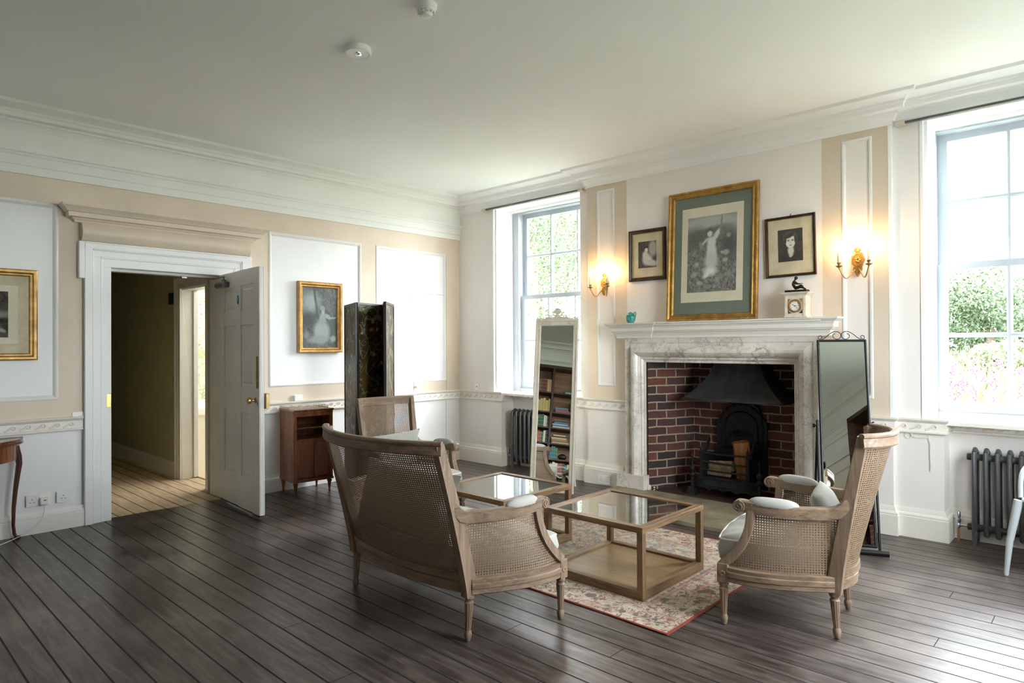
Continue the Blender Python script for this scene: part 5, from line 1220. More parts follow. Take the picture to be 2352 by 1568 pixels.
        for i in range(nn+1):
            k=i/nn; y=lerp(p0,p1,k); ku=min(1,max(0,(y-(post(0.7).y+0.097))/(0.150-post(0.7).y-0.097))); x=lerp(post(0.6).x+0.012,AF,prs(ku,0.9))+0.030*math.sin(PI*ku); prf=max(0.0,1-abs(2*k-1)**3.2)**0.5; z0=0.594+0.012*ku
            for j in range(mm_):
                a=2*PI*j/mm_; V.append((s_*(x+0.026*prf*math.cos(a)),y,z0+ (0.040 if math.sin(a)>0 else 0.008)*prf*math.sin(a)))
        for i in range(nn):
            for j in range(mm_): F.append((i*mm_+j,i*mm_+(j+1)%mm_,(i+1)*mm_+(j+1)%mm_,(i+1)*mm_+j))
        m.add(V,F); pd=m.build('arm_pad',M['linen'],t,smooth=70)
        m=MB()
        for i in range(7):
            k=(i+0.5)/7; y=lerp(p0+0.01,p1-0.01,k); ku=min(1,max(0,(y-(post(0.7).y+0.097))/(0.150-post(0.7).y-0.097))); x=lerp(post(0.6).x+0.012,AF,prs(ku,0.9))+0.030*math.sin(PI*ku)
            for q in (-1,1): m.ball((s_*x+q*0.0245,y,0.590+0.012*ku),0.0022,6,4)
        m.build('nail_heads',M['oldbrass'],pd)
    # seat deck and cushion
    m=MB(); out=[front(i/12) for i in range(13)]+[side(i/12) for i in range(1,13)]+[back(i/12) for i in range(1,13)]+[(-side(1-i/12)[0],side(1-i/12)[1]) for i in range(1,12)]
    m.prism([(x*0.97,y*0.97) for x,y in out],0.275,0.292,'z'); m.build('seat_deck',M['linen'],t)
    cushion('seat_cushion',t,out,0.294,0.145,0.045)
    if lumbar: pass
    return t
def cushion(name,parent,outline,z0,h,grow):
    """box cushion from a plan outline with crown and piping"""
    for _ in range(2): outline=[p for i in range(len(outline)) for p in ((outline[i][0]*0.75+outline[(i+1)%len(outline)][0]*0.25,outline[i][1]*0.75+outline[(i+1)%len(outline)][1]*0.25),(outline[i][0]*0.25+outline[(i+1)%len(outline)][0]*0.75,outline[i][1]*0.25+outline[(i+1)%len(outline)][1]*0.75))]
    cx=sum(p[0] for p in outline)/len(outline); cy=sum(p[1] for p in outline)/len(outline)
    n=len(outline); m=MB(); V=[];F=[]
    def sc(p,k,extra=0): 
        d=Vector((p[0]-cx,p[1]-cy)); return (cx+d.x*k, cy+d.y*k+extra*max(0,min(1,(p[1]-0.05)/0.12)))
    rows=[(0.80,0.0),(0.90,0.004),(0.935,0.02),(0.955,h*0.45),(0.935,h*0.80),(0.915,h*0.84),(0.80,h*0.95),(0.55,h*1.03),(0.25,h*1.06)]
    for i,(k,z) in enumerate(rows):
        for q,p in enumerate(outline):
            x,y=sc(p,k,grow*max(0,(k-0.5)/0.45)); wr_=0.004*math.sin(q*0.45+z*40)*(1 if i>4 else 0.3); V.append((x,y,z0+z+wr_))
    for i in range(len(rows)-1):
        for j in range(n): F.append((i*n+j,i*n+(j+1)%n,(i+1)*n+(j+1)%n,(i+1)*n+j))
    F.append(tuple(range(n))[::-1]); V.append((cx,cy,z0+h*1.07)); c=len(V)-1; L=len(rows)-1
    for j in range(n): F.append((L*n+j,L*n+(j+1)%n,c))
    m.add(V,F); o=m.build(name,M['linen'],parent,smooth=80)
    pts=[(*sc(p,0.932,grow),z0+h*0.80) for p in outline]; MB().tube(pts,0.0045,6,closed=True).build('piping',M['piping'],o,smooth=70)
    return o
def pillow(name,label,loc,rot,w,h,d,seed=1,cat='cushion'):
    random.seed(seed); m=MB(); n=20; ph=[random.random()*6 for _ in range(6)]
    def P(u,v,s_):
        x=(u-0.5)*2; y=(v-0.5)*2; e=(1-abs(x)**2.6)*(1-abs(y)**2.6); e=max(0,e)**0.5
        px=x*(1-0.07*(1-abs(y)**2)*0+ -0.05*(1-y*y)*abs(x)); py=y*(1-0.05*(1-x*x)*abs(y))
        wr=0.05*math.sin(7*x+ph[0]+3*y)*math.sin(5*y+ph[1])+0.03*math.sin(13*x*y+ph[2])
        return (px*w/2, s_*d/2*e*(1+wr), py*h/2)
    for s_ in (1,-1): m.grid(lambda u,v:P(u,v,s_),n,n)
    o=m.build(name,M['linen'],smooth=80); o.location=loc; o.rotation_euler=rot; tag(o,label,cat); return o
settee=bergere('cane_settee','limed oak settee with wide cane back and sides, linen seat, back turned to the camera','settee',(3.165,-2.95),88.2,0.632,0.483,0.487,0.940,-0.425,0.150,0.075,(-0.085,0.115))
ch=bergere('cane_armchair','limed oak cane armchair on the right, seen side-on beside the black mirror','armchair',(4.605,-1.88),189.5,0.325,0.200,0.222,0.958,-0.365,0.115,0.060,group='cane armchairs')
ch2=bergere('cane_armchair','limed oak cane armchair behind the settee, in front of the painted folding screen','armchair',(1.92,-2.22),-8,0.325,0.200,0.232,0.958,-0.365,0.060,0.060,group='cane armchairs')
def local_to_world(t,p):
    bpy.context.view_layer.update(); return t.matrix_world@Vector(p)
q=local_to_world(ch,(0.02,-0.185,0.530)); pillow('scatter_cushion','linen scatter cushion propped in the right-hand cane armchair',q,(math.radians(-24),0,math.radians(189.5-90+4)),0.36,0.26,0.12,1)
q=local_to_world(ch2,(0.0,-0.20,0.555)); pillow('scatter_cushion','linen scatter cushion in the far armchair, showing above the settee back',q,(math.radians(-16),math.radians(4),math.radians(-98)),0.40,0.30,0.12,2)
q=local_to_world(settee,(-0.02,-0.235,0.575)); pillow('lumbar_cushion','long linen cushion against the cane back inside the settee',q,(math.radians(-14),0,math.radians(-1.8)),0.80,0.34,0.14,3)

# ================================================================== MIRRORS
def white_mirror():
    a,tl=0.420,0.158; W_,H_=0.421,1.628
    t=empty('standing_mirror',(2.176-W_/2*math.cos(a),-0.534-W_/2*math.sin(a),0)); t.rotation_euler=Euler((-tl,0,a),'XYZ'); tag(t,'tall cream ornate standing mirror with a pierced shell crest, reflecting bookshelves','mirror')
    fw=0.050; m=MB(); P=[(0,0),(0,0.022),(0.006,0.028),(0.014,0.028),(0.018,0.022),(0.036,0.018),(0.044,0.020),(0.050,0.010),(0.050,0)]
    cs=[(-W_/2,0,1,1),(W_/2,0,-1,1),(W_/2,H_,-1,-1),(-W_/2,H_,1,-1)]; V=[];F=[]; n=len(P)
    for x,z,sx,sz in cs:
        for q,d in P: V.append((x+sx*q,-d,z+sz*q*1.15))
    for k in range(4):
        j=(k+1)%4
        for q in range(n): F.append((k*n+q,j*n+q,j*n+(q+1)%n,k*n+(q+1)%n))
    m.add(V,F); m.build('frame',M['mirrorcream'],t,smooth=30)
    m=MB(); m.add([(-W_/2+0.048,-0.008,0.05),(W_/2-0.048,-0.008,0.05),(W_/2-0.048,-0.008,H_-0.054),(-W_/2+0.048,-0.008,H_-0.054)],[(0,1,2,3)]); m.build('mirror_glass',M['mirror'],t,weld=False)
    MB().box(-W_/2+0.01,W_/2-0.01,-0.004,0.003,0.01,H_-0.01).build('back_board',M['mirrorcream'],t)
    # crest
    c=MB(); random.seed(5); z0=H_
    y=-0.012
    c.prism([(-W_/2,z0-0.004),(W_/2,z0-0.004),(W_/2,z0+0.012),(0.15,z0+0.008),(0.08,z0+0.022),(-0.08,z0+0.022),(-0.15,z0+0.008),(-W_/2,z0+0.012)],-0.018,-0.004)
    for k in range(9):
        an=math.radians(25+16.25*k); c.tube([(0.012*math.cos(an),y,z0+0.050+0.012*math.sin(an)),(0.028*math.cos(an),y-0.004,z0+0.056+0.034*math.sin(an)),(0.036*math.cos(an)*1.05,y,z0+0.060+0.054*math.sin(an))],lambda u:0.0055+0.0045*u,6)
    c.ball((0,y-0.006,z0+0.046),(0.018,0.012,0.016),10,6)
    c.prism([(-0.062,z0+0.018),(0.062,z0+0.018),(0.045,z0+0.030),(0.020,z0+0.040),(-0.020,z0+0.040),(-0.045,z0+0.030)],-0.016,-0.006)
    for k in range(7):
        an=math.radians(20+23.3*k); c.tube([(0,y-0.004,z0+0.044),(0.030*math.cos(an),y-0.005,z0+0.040-0.026*math.sin(an))],lambda u:0.003+0.004*u,6)
    for s_ in (-1,1):
        for pts,r in (([(0.012,0.040),(0.035,0.046),(0.048,0.064),(0.042,0.078),(0.030,0.074)],0.006),([(0.008,0.034),(0.030,0.012),(0.055,0.012),(0.062,0.034),(0.050,0.048),(0.036,0.044)],0.0065),([(0.060,0.034),(0.075,0.046),(0.090,0.044),(0.088,0.034)],0.005),
            ([(0.050,0.014),(0.085,0.026),(0.105,0.018),(0.130,0.010),(0.150,0.010)],0.007),([(0.140,0.010),(0.165,0.022),(0.176,0.034),(0.168,0.040)],0.0055),([(0.165,0.012),(0.190,0.014),(0.204,0.024),(0.196,0.030)],0.005),([(0.02,0.03),(0.06,0.02),(0.09,0.0)],0.006),([(0.07,0.022),(0.085,0.010),(0.115,0.006)],0.007)):
            c.tube([(s_*a_,y,z0+b_) for a_,b_ in pts],lambda u,r=r:r*(1.75-0.7*u),8,flat=0.8)
        for k in range(26):
            u=k/26; c.ball((s_*(W_/2-0.028-0.13*u*random.random()),-0.020,H_-0.022-0.02*random.random()),(0.007,0.006,0.006),6,4)
            c.ball((s_*(W_/2-0.026+0.008*random.uniform(-1,1)),-0.020,H_-0.02-0.13*u),(0.006,0.006,0.007),6,4)
    c.build('crest',M['mirrorcream'],t,smooth=60)
    # hinged strut behind
    b=MB(); d=0.10*1; L=1.30; 
    import math as _m
    for x in (-0.06,0.145):
        b.tube([(x*0.55,0.012,L*0.88),(x,0.36*1.0,-0.052+0.0)],0.014,4)
    b.tube([(-0.06,0.345,0.06-0.052),(0.145,0.345,0.06-0.052)],0.012,4)
    b.build('stand_strut',M['mirrorcream'],t)
white_mirror()
def black_mirror():
    a,tl=0.40,0.27; W_,H_=0.30,1.385
    bx,by=4.68,-0.582
    t=empty('cheval_mirror',(bx-W_/2*math.cos(a),by-W_/2*math.sin(a),0)); t.rotation_euler=(0,0,a); tag(t,'black metal cheval mirror with scrolled top, leaning beside the right-hand armchair','mirror')
    e=bpy.data.objects.new('mirror_panel',None)
    T=Matrix.Translation((0,0,0.052))@Matrix.Rotation(-tl,4,'X')
    def add(mb,name,mat,par=t,**k):
        mb.v=[tuple(T@Vector(v)) for v in mb.v]; return mb.build(name,mat,par,**k)
    m=MB(); r=0.010
    for x in (-W_/2,W_/2): m.tube([(x,0,0),(x,0,H_)],r,10)
    for z in (0,H_): m.tube([(-W_/2,0,z),(W_/2,0,z)],r,10)
    for x in (-W_/2,W_/2):
        for z in (0,H_): m.ball((x,0,z),r*1.05,10,6)
    fr=add(m,'mirror_frame',M['blackmetal'],smooth=50)
    g=MB(); q=W_/2-0.006; g.add([(-q,-0.004,0.006),(q,-0.004,0.006),(q,-0.004,H_-0.006),(-q,-0.004,H_-0.006)],[(0,1,2,3)]); add(g,'mirror_glass',M['mirror'],weld=False)
    g=MB(); g.box(-q,q,-0.002,0.004,0.004,H_-0.004); add(g,'back_board',M['blackmetal'])
    s=MB()
    for sg in (-1,1):
        pts=[]
        C1=(0.031,0.031)
        for k in range(24): an=math.radians(70-16*k); rr=0.015+0.0135*min(1,k/11); pts.append((C1[0]+rr*math.cos(an)*1.05,C1[1]+rr*math.sin(an)))
        pts=pts[:22]+[(0.044,0.060),(0.062,0.051),(0.082,0.035),(0.102,0.015),(0.120,0.003)]
        C2=(0.133,0.017)
        for k in range(16): an=math.radians(-100+26*k); rr=0.0165-0.0006*k; pts.append((C2[0]+rr*math.cos(an),C2[1]+rr*math.sin(an)))
        s.tube([(sg*x,0,H_+0.009+z) for x,z in pts],0.0026,6)
    add(s,'scroll_top',M['blackmetal'],smooth=60)
    # stand: two uprights in an A with floor tubes
    st=MB(); X=W_/2+0.022; zp=0.80; yp=(T@Vector((0,0,0.775))).y; zp=(T@Vector((0,0,0.775))).z
    for x in (-X,X):
        st.tube([(x,-0.005,0.02),(x,yp-0.005,zp+0.03)],0.0085,8); st.tube([(x,yp+0.30,0.02),(x,yp+0.006,zp)],0.0085,8); st.ball((x,yp,zp+0.03),0.011)
    st.tube([(-X-0.03,-0.02,0.017),(X+0.05,-0.02,0.017)],0.017,12); st.tube([(-X-0.03,yp+0.30,0.017),(X+0.05,yp+0.30,0.017)],0.017,12)
    st.build('stand',M['blackmetal'],t,smooth=50)
    for x in (-X,X):
        m=MB(); R=Matrix.Rotation(PI/2,4,'Y'); m.lathe([(0.012,0),(0.014,0.004),(0.014,0.014),(0.006,0.018),(0.006,0.030)],(x if x>0 else x-0.030,yp,zp),12,R); m.build('pivot_knob',M['blackmetal'],t,smooth=50)
black_mirror()
# ================================================================== CABINET, SCREEN, SIDE TABLE
def cabinet():
    t=empty('cabinet',(0.225,-2.115,0),math.radians(90-6)); tag(t,'mahogany cabinet with open shelves, two cane doors and brass gallery, standing against the left wall','cabinet')
    # local: x right along the front, -y is the front
    w,d=0.186,0.165; z0,z1=0.135,0.768
    for nm,b in (('side_panel',(-w,-w+0.014,-d,d,z0,z1)),('side_panel',(w-0.014,w,-d,d,z0,z1)),('back_panel',(-w,w,d-0.010,d,z0,z1)),('carcass_bottom',(-w,w,-d,d,z0,z0+0.02)),('mid_shelf',(-w+0.01,w-0.01,-d+0.004,d,0.498,0.514)),('shelf',(-w+0.01,w-0.01,-d+0.012,d,0.612,0.622))):
        MB().box(*b).build(nm,M['mahog'],t)
    m=MB()
    for s_ in (-1,1): m.box(s_*w-(0.024 if s_>0 else 0),s_*w+(0.024 if s_<0 else 0),-d-0.004,-d+0.02,z0,z1); m.box(s_*w-0.003,s_*w+0.003,-d,-d+0.028,z0,z1); m.box(s_*w-0.003,s_*w+0.003,d-0.028,d,z0,z1); m.box(s_*w-0.003,s_*w+0.003,-d,d,z0,z0+0.03); m.box(s_*w-0.003,s_*w+0.003,-d,d,z1-0.03,z1)
    m.box(-w,w,-d-0.004,-d+0.012,z1-0.045,z1); m.build('face_frame',M['mahog'],t,bevel=0.0015)
    m=MB()
    for k in range(26): m.ball((-w+0.02+0.0134*k,-d-0.006,z1-0.018),(0.0055,0.003,0.004),6,4,Matrix.Rotation(0.5,4,'Y'))
    for s_ in (-1,1):
        c=MB()
        for k in range(13): c.ball((s_*(w-0.011),-d-0.006,z1-0.05-0.0105*k),(0.006,0.004,0.006),6,4)
        c.build('carved_drop',M['mahog'],t,smooth=60)
    m.build('carved_ornament',M['mahog'],t,smooth=60)
    for a,b in ((-w+0.024,-0.002),(0.002,w-0.024)):
        dr=MB(); q=0.020; za,zb=z0+0.026,0.497
        dr.box(a,a+q,-d-0.003,-d+0.013,za,zb); dr.box(b-q,b,-d-0.003,-d+0.013,za,zb); dr.box(a+q,b-q,-d-0.003,-d+0.013,za,za+q); dr.box(a+q,b-q,-d-0.003,-d+0.013,zb-q,zb); o=dr.build('door',M['mahog'],t,bevel=0.0015)
        MB().box(a+q,b-q,-d+0.003,-d+0.008,za+q,zb-q).build('cane_panel',M['redcane'],o)
        if a<0: MB().ball((a+0.006,-d-0.009,0.31),0.006).build('door_knob',M['oldbrass'],o,smooth=60)
    m=MB(); m.box(-w-0.008,w+0.008,-d-0.010,d+0.004,z0-0.012,z0+0.008); m.build('base_moulding',M['mahog'],t,bevel=0.004)
    m=MB(); m.box(-w-0.010,w+0.010,-d-0.014,d+0.004,z1,z1+0.018); m.build('top_board',M['mahogx'],t,bevel=0.004)
    g=MB(); zt=z1+0.018
    loop=[(-w-0.004,-d+0.10,zt),(-w-0.004,d,zt),(w+0.004,d,zt),(w+0.004,-d+0.10,zt)]
    for z in (0.002,0.018): g.tube([(x,y,zt+z) for x,y,_ in loop],0.0016,6)
    for a,b in zip(loop[:-1],loop[1:]):
        L=math.dist(a,b); k=int(L/0.011)
        for i in range(k+1): x,y=a[0]+(b[0]-a[0])*i/k,a[1]+(b[1]-a[1])*i/k; g.tube([(x,y,zt),(x,y,zt+0.018)],0.0012,4)
    g.build('brass_gallery',M['oldbrass'],t,smooth=60)
    for x in (-w+0.022,w-0.022):
        for y in (-d+0.022,d-0.022): MB().lathe([(0.007,0),(0.010,0.004),(0.011,0.024),(0.008,0.028),(0.010,0.034),(0.019,0.098),(0.024,0.104),(0.024,0.112),(0.016,0.118),(0.018,0.126)],(x,y,0),14).build('leg',M['mahog'],t,smooth=30)
t_=NT('woven_cane_panel'); v_=t_.coord(); ck=t_.n('ShaderNodeTexChecker'); ck.inputs['Scale'].default_value=240; t_.L(t_.mapping(v_,(1,1,1),(0,0,0),(0,0.78,0)),ck.inputs['Vector'])
M['redcane']=t_.done(t_.bsdf(t_.mix(t_.math('MULTIPLY',ck.outputs['Fac'],0.6),(0.27,0.10,0.055),(0.13,0.045,0.025)),0.45,0,t_.bump(ck.outputs['Fac'],0.3,0.001)))
cabinet()
def folding_screen():
    fwd=Vector((-0.6850,0.7285,0)); rgt=Vector((0.7285,0.6850,0))
    def W(px,dep): k=(px-1176)/1497.3; return CAM+fwd*dep+rgt*k*dep
    P=[Vector((0.327,-1.763,0)),Vector((0.690,-2.015,0)),Vector((0.560,-1.610,0)),Vector((0.905,-1.890,0)),Vector((0.545,-1.470,0))]
    P[0]=W(792.5,6.23); P[1]=W(819,5.77); P[2]=W(880,6.12); P[3]=W(884,5.68); P[4]=W(903,6.16)
    for p in P: p.z=0
    t=empty('folding_screen',tuple(P[1])); tag(t,'dark painted leather folding screen with floral vines, zigzag by the left wall','folding screen')
    H=1.755; w_=0.022; T=0.011
    for k,(a,b) in enumerate(zip(P[:-1],P[1:])):
        d=(b-a); L=d.length; d.normalize(); n=Vector((d.y,-d.x,0)); o0=a-P[1]
        Mx=Matrix(((d.x,n.x,0,o0.x),(d.y,n.y,0,o0.y),(0,0,1,0),(0,0,0,1)))
        m=MB(); e=0.004
        for q in ((e,w_,-T,T,0.0,H),(L-w_,L-e,-T,T,0.0,H),(w_,L-w_,-T,T,H-w_,H),(w_,L-w_,-T,T,0.05,0.05+w_)): m.box(*q,M=Mx)
        leaf=m.build('screen_leaf',M['blackwood'],t,bevel=0.002)
        p=MB()
        for s_ in (-1,1):
            vv=[Mx@Vector(c) for c in ((w_,s_*T*0.5,0.07),(L-w_,s_*T*0.5,0.07),(L-w_,s_*T*0.5,H-w_),(w_,s_*T*0.5,H-w_))]
            p.add(vv,[(0,1,2,3)],[[(k*0.37,0),(k*0.37+L,0),(k*0.37+L,H),(k*0.37,H)]])
        p.build('painted_panel',M['screenpanel'],leaf,weld=False)
folding_screen()
def side_table():
    yc=-4.745; R=0.485; zt=0.725
    t=empty('side_table',(0.045,yc,0)); tag(t,'dark half-round side table with slender cabriole legs at the left edge by the wall','side table')
    def half(r,off=0): return [(max(off,0)+r*0.78*math.cos(a),r*math.sin(a)) for a in [math.radians(q) for q in range(-90,91,6)]]
    m=MB(); m.prism(half(R),zt-0.020,zt,'z'); m.prism(half(R-0.006),zt-0.028,zt-0.020,'z'); m.prism(half(R+0.004),zt-0.037,zt-0.028,'z'); m.build('top',M['mahogx'],t,bevel=0.003)
    m=MB(); m.prism(half(R-0.035),zt-0.15,zt-0.037,'z'); m.build('apron',M['mahog'],t)
    for a in (-84,-28,28,84):
        an=math.radians(a); ux,uy=0.78*math.cos(an),math.sin(an); r0=R-0.045
        pts=[(r0+dr,z) for dr,z in ((0.0,zt-0.06),(0.018,zt-0.14),(0.022,zt-0.19),(0.012,zt-0.27),(0.0,0.35),(-0.010,0.22),(-0.012,0.10),(-0.006,0.04),(0.006,0.016),(0.022,0.010))]
        m=MB(); m.tube([(ux*r,uy*r,z) for r,z in pts],lambda u:0.024-0.013*min(1,u*1.5)+(0.006 if u>0.92 else 0),10); m.ball((ux*(r0+0.012),uy*(r0+0.012),0.012),(0.024,0.022,0.012)); m.build('cabriole_leg',M['darkwood'],t,smooth=60)
side_table()

# ================================================================== PALE PLASTIC ARMCHAIRS
def loop_chair(loc,rz,label):
    t=empty('plastic_armchair',(loc[0],loc[1],0),rz); tag(t,label,'chair','pale plastic armchairs')
    m=MB(); n=24; V=[];F=[]
    for i in range(9):
        k=i/8
        for j in range(n): a=2*PI*j/n; sx=0.235*abs(math.cos(a))**0.42*(1 if math.cos(a)>0 else -1); sy=0.225*abs(math.sin(a))**0.42*(1 if math.sin(a)>0 else -1); V.append((sx*k,sy*k,0.452-0.018*(1-k*k)+(0.004 if i==8 else 0)))
    for i in range(8):
        for j in range(n): F.append((i*n+j,i*n+(j+1)%n,(i+1)*n+(j+1)%n,(i+1)*n+j))
    m.add(V,F); s=m.build('seat',M['palegrey'],t,smooth=60); md=s.modifiers.new('solid','SOLIDIFY'); md.thickness=0.018; md.offset=-1
    for sx in (-1,1):
        for sy in (-1,1):
            m=MB(); m.tube([(sx*0.255,sy*0.255,0.0),(sx*0.243,sy*0.24,0.2),(sx*0.215,sy*0.205,0.445)],lambda u:0.012+0.013*u,8); m.build('leg',M['palegrey'],t,smooth=60)
    def curve(ps,r=0.013,nm='back_loop'):
        # catmull-rom
        out=[]; q=[ps[0]]+ps+[ps[-1]]
        for i in range(1,len(q)-2):
            for k in range(8):
                u=k/8; p=[0.5*((2*q[i][c])+(-q[i-1][c]+q[i+1][c])*u+(2*q[i-1][c]-5*q[i][c]+4*q[i+1][c]-q[i+2][c])*u*u+(-q[i-1][c]+3*q[i][c]-3*q[i+1][c]+q[i+2][c])*u**3) for c in range(3)]; out.append(p)
        out.append(ps[-1]); MB().tube(out,r,8).build(nm,M['palegrey'],t,smooth=60)
    curve([(-0.235,0.16,0.45),(-0.275,0.08,0.60),(-0.26,-0.08,0.68),(-0.16,-0.22,0.72),(0,-0.27,0.73),(0.16,-0.22,0.72),(0.26,-0.08,0.68),(0.275,0.08,0.60),(0.235,0.16,0.45)])
    curve([(-0.22,-0.12,0.45),(-0.24,-0.16,0.60),(-0.14,-0.25,0.78),(0,-0.285,0.84),(0.14,-0.25,0.78),(0.24,-0.16,0.60),(0.22,-0.12,0.45)])
    curve([(-0.13,-0.21,0.45),(-0.16,-0.25,0.60),(-0.10,-0.275,0.70),(0,-0.27,0.66),(0.10,-0.275,0.70),(0.16,-0.25,0.60),(0.13,-0.21,0.45)])
    return t
loop_chair((5.692,-0.384),math.radians(150),'pale grey plastic armchair cut off at the right edge, in front of the near radiator')
loop_chair((2.75,-5.17),math.radians(20),'pale grey plastic armchair reflected low in the white mirror, by the bookshelves')

# ================================================================== BOOKCASES (seen in the mirrors)
def bookcase(loc,rz,label,bays,depth,H,shelf_z):
    t=empty('bookcase',loc,rz); tag(t,label,'bookcase')
    xs=[0]
    for b in bays: xs.append(xs[-1]+b)
    for x in xs: 
        o=MB().box(x-0.018,x+0.018,0,depth,0,H); 
        for k in range(int(H/0.045)): o.prism([(-0.006,k*0.045),(-0.006,k*0.045+0.012),(-0.016,k*0.045+0.022),(-0.006,k*0.045+0.032)],x-0.018,x+0.018,'x') if False else None
        o.build('upright',M['bookcase'],t)
    MB().box(0,xs[-1],depth-0.02,depth,0,H).build('back_board',M['bookcaseback'],t)
    for x0,x1 in zip(xs[:-1],xs[1:]):
        for z in shelf_z: MB().box(x0+0.018,x1-0.018,0.012,depth-0.02,z-0.011,z+0.011).build('shelf',M['bookcase'],t)
    MB().box(-0.018,xs[-1]+0.018,0,depth,H-0.05,H).build('top_rail',M['bookcase'],t)
    return t,xs
SZ=[0.10,0.40,0.71,0.98,1.25,1.52,1.79,2.14]
bkA,xsA=bookcase((4.49,YB+0.33,0),PI,'tall dark bookcase with wooden back reflected in the white mirror',[0.62,0.62,0.62,0.62,0.62],0.30,2.635,SZ)
bkB,xsB=bookcase((RX-0.27,-3.04,0),-PI/2,'tall dark bookcase reflected low in the black mirror, beside a painted cupboard door',[0.64],0.27,2.60,SZ)
bmats={}
def bmat(c):
    k=tuple(round(q,3) for q in c)
    if k not in bmats:
        t=NT('book_cloth'); v=t.coord(); x,y,z=t.sep(v); band=t.math('LESS_THAN',t.math('ABSOLUTE',t.math('SUBTRACT',t.math('FRACT',t.math('MULTIPLY',z,16.0)),0.5)),0.06)
        bmats[k]=t.done(t.bsdf(t.mix(t.math('MULTIPLY',band,0.5),c,(0.6,0.42,0.15)),0.5))
    return bmats[k]
paper=paint('book_pages',(0.75,0.68,0.55),0.8,0.03,9)
def book(parent_bk,x,z,th,h,d,c,label,group,flat=False,lean=0):
    m=MB(); 
    if flat: m.box(-h/2,h/2,0,d,0,th)
    else: m.box(0,th,0,d,0,h)
    o=m.build('book',[bmat(c)],bevel=0.0025); p=MB()
    (p.box(-h/2+0.004,h/2+0.002,0.004,d+0.001,0.003,th-0.003) if flat else p.box(0.003,th-0.003,0.006,d+0.001,0.004,h+0.0015)).build('page_block',paper,o)
    bpy.context.view_layer.update(); o.matrix_world=parent_bk.matrix_world@Matrix.Translation((x,0.035,z+0.0115))@Matrix.Rotation(lean,4,'Y')
    tag(o,label,'book',group); return o
random.seed(11)
G=(0.02,0.10,0.06); T_=(0.02,0.16,0.16); Y=(0.50,0.38,0.14); TAN=(0.55,0.34,0.15); MR=(0.13,0.03,0.03)
def wx(x): return 5.85-x   # world x to shelf x for the rear bookcase
names={'G':'dark green','T':'teal','Y':'yellow','N':'tan','M':'maroon','R':'red','W':'cream','B':'blue','K':'black','P':'pale grey','O':'brown'}
cols={'G':G,'T':T_,'Y':Y,'N':TAN,'M':MR,'R':(0.42,0.07,0.06),'W':(0.66,0.60,0.50),'B':(0.04,0.15,0.30),'K':(0.03,0.03,0.035),'P':(0.45,0.44,0.42),'O':(0.22,0.12,0.07)}
ordn=['bottom','second-lowest','third','fourth','fifth','sixth','seventh','top']
def rowlabel(seq,i,shelf,where):
    cc=seq[i]; n=seq.count(cc); k=seq[:i].count(cc)
    o_=['first','second','third','fourth','fifth','sixth','seventh','eighth']
    if n==1: return '%s book, the only one on the %s shelf, %s'%(names[cc],ordn[shelf],where)
    return '%s book, %s of %d, on the %s shelf, %s'%(names[cc],o_[k],n,ordn[shelf],where)
def row(bk,x0,shelf,seq,where,th=0.034,h=0.235,hv=0.02):
    x=x0; 
    for i,cc in enumerate(seq):
        if cc==' ': x+=th; continue
        tt=th*random.uniform(0.85,1.15); hh=h+random.uniform(-hv,hv); nxt=seq[i-1] if i else None
        same=seq.count(cc)>1
        lab=rowlabel(seq,i,shelf,where)
        book(bk,x,SZ[shelf],tt,hh,0.17,cols[cc],lab,'%s books on the %s shelf of the %s'%(names[cc],ordn[shelf],where)); x+=tt+0.0015
L1="white mirror's left bookcase bay"; L2="white mirror's right bookcase bay"
X4=xsA[3]+0.022
for sh,seq,th,h in ((7,'NNMMMO',0.036,0.225),(6,'YYYYY',0.042,0.215),(5,'KPWGGGY',0.031,0.20),(4,'KWGORRK',0.034,0.195),(3,'TTTTG',0.044,0.205),(2,'KRGOKW',0.034,0.20)): row(bkA,X4,sh,seq,L1,th,h)
def stack(bk,xc,sh,items,where):
    z=SZ[sh]
    for k,(cc,th,w_) in enumerate(items):
        book(bk,xc+0.006*((k*37)%5-2),z,th,w_,0.15,cols[cc] if isinstance(cc,str) else cc,'%s book lying flat, %s in stack, %s shelf, %s'%(names[cc],['lowest','second','third','fourth','fifth'][k],ordn[sh],where),None,True); z+=th+0.001
X3=xsA[3]
stack(bkA,X3-0.31,7,[('P',0.028,0.19),('T',0.026,0.19)],L2)
stack(bkA,X3-0.20,6,[('O',0.026,0.25),('R',0.022,0.24),('B',0.040,0.23)],L2); row(bkA,X3-0.42,6,'YKG',L2,0.030,0.20)
stack(bkA,X3-0.19,5,[('P',0.030,0.30),('B',0.022,0.28),('W',0.016,0.27),('B',0.032,0.24),('K',0.036,0.24)],L2)
stack(bkA,X3-0.19,4,[('N',0.026,0.29),('O',0.044,0.28),('N',0.034,0.26),('K',0.022,0.24),('W',0.018,0.22)],L2)
row(bkA,X3-0.022-0.145,3,'TTTB',L2,0.034,0.20)
row(bkA,X3-0.022-0.50,2,'PNWYBMORWWP',L2,0.042,0.205)
o=MB().ball((0,0,0.055),(0.075,0.05,0.055),14,8).build('painted_ornament',M['bronze'],smooth=60); bpy.context.view_layer.update(); o.matrix_world=bkA.matrix_world@Matrix.Translation((X3-0.27,0.10,SZ[3]+0.011)); tag(o,'small round dark painted ornament on the bookshelf seen low in the white mirror','ornament')
L3="bookcase in the black mirror"
row(bkB,xsB[0]+0.022,3,'NNNNNNNNRMM',L3,0.038,0.22); row(bkB,xsB[0]+0.022,5,'KBKOONMMOO',L3,0.036,0.21); row(bkB,xsB[0]+0.022,6,'OONKGMRNO',L3,0.040,0.20); row(bkB,xsB[0]+0.022,7,'ROOMKNRO',L3,0.042,0.24)
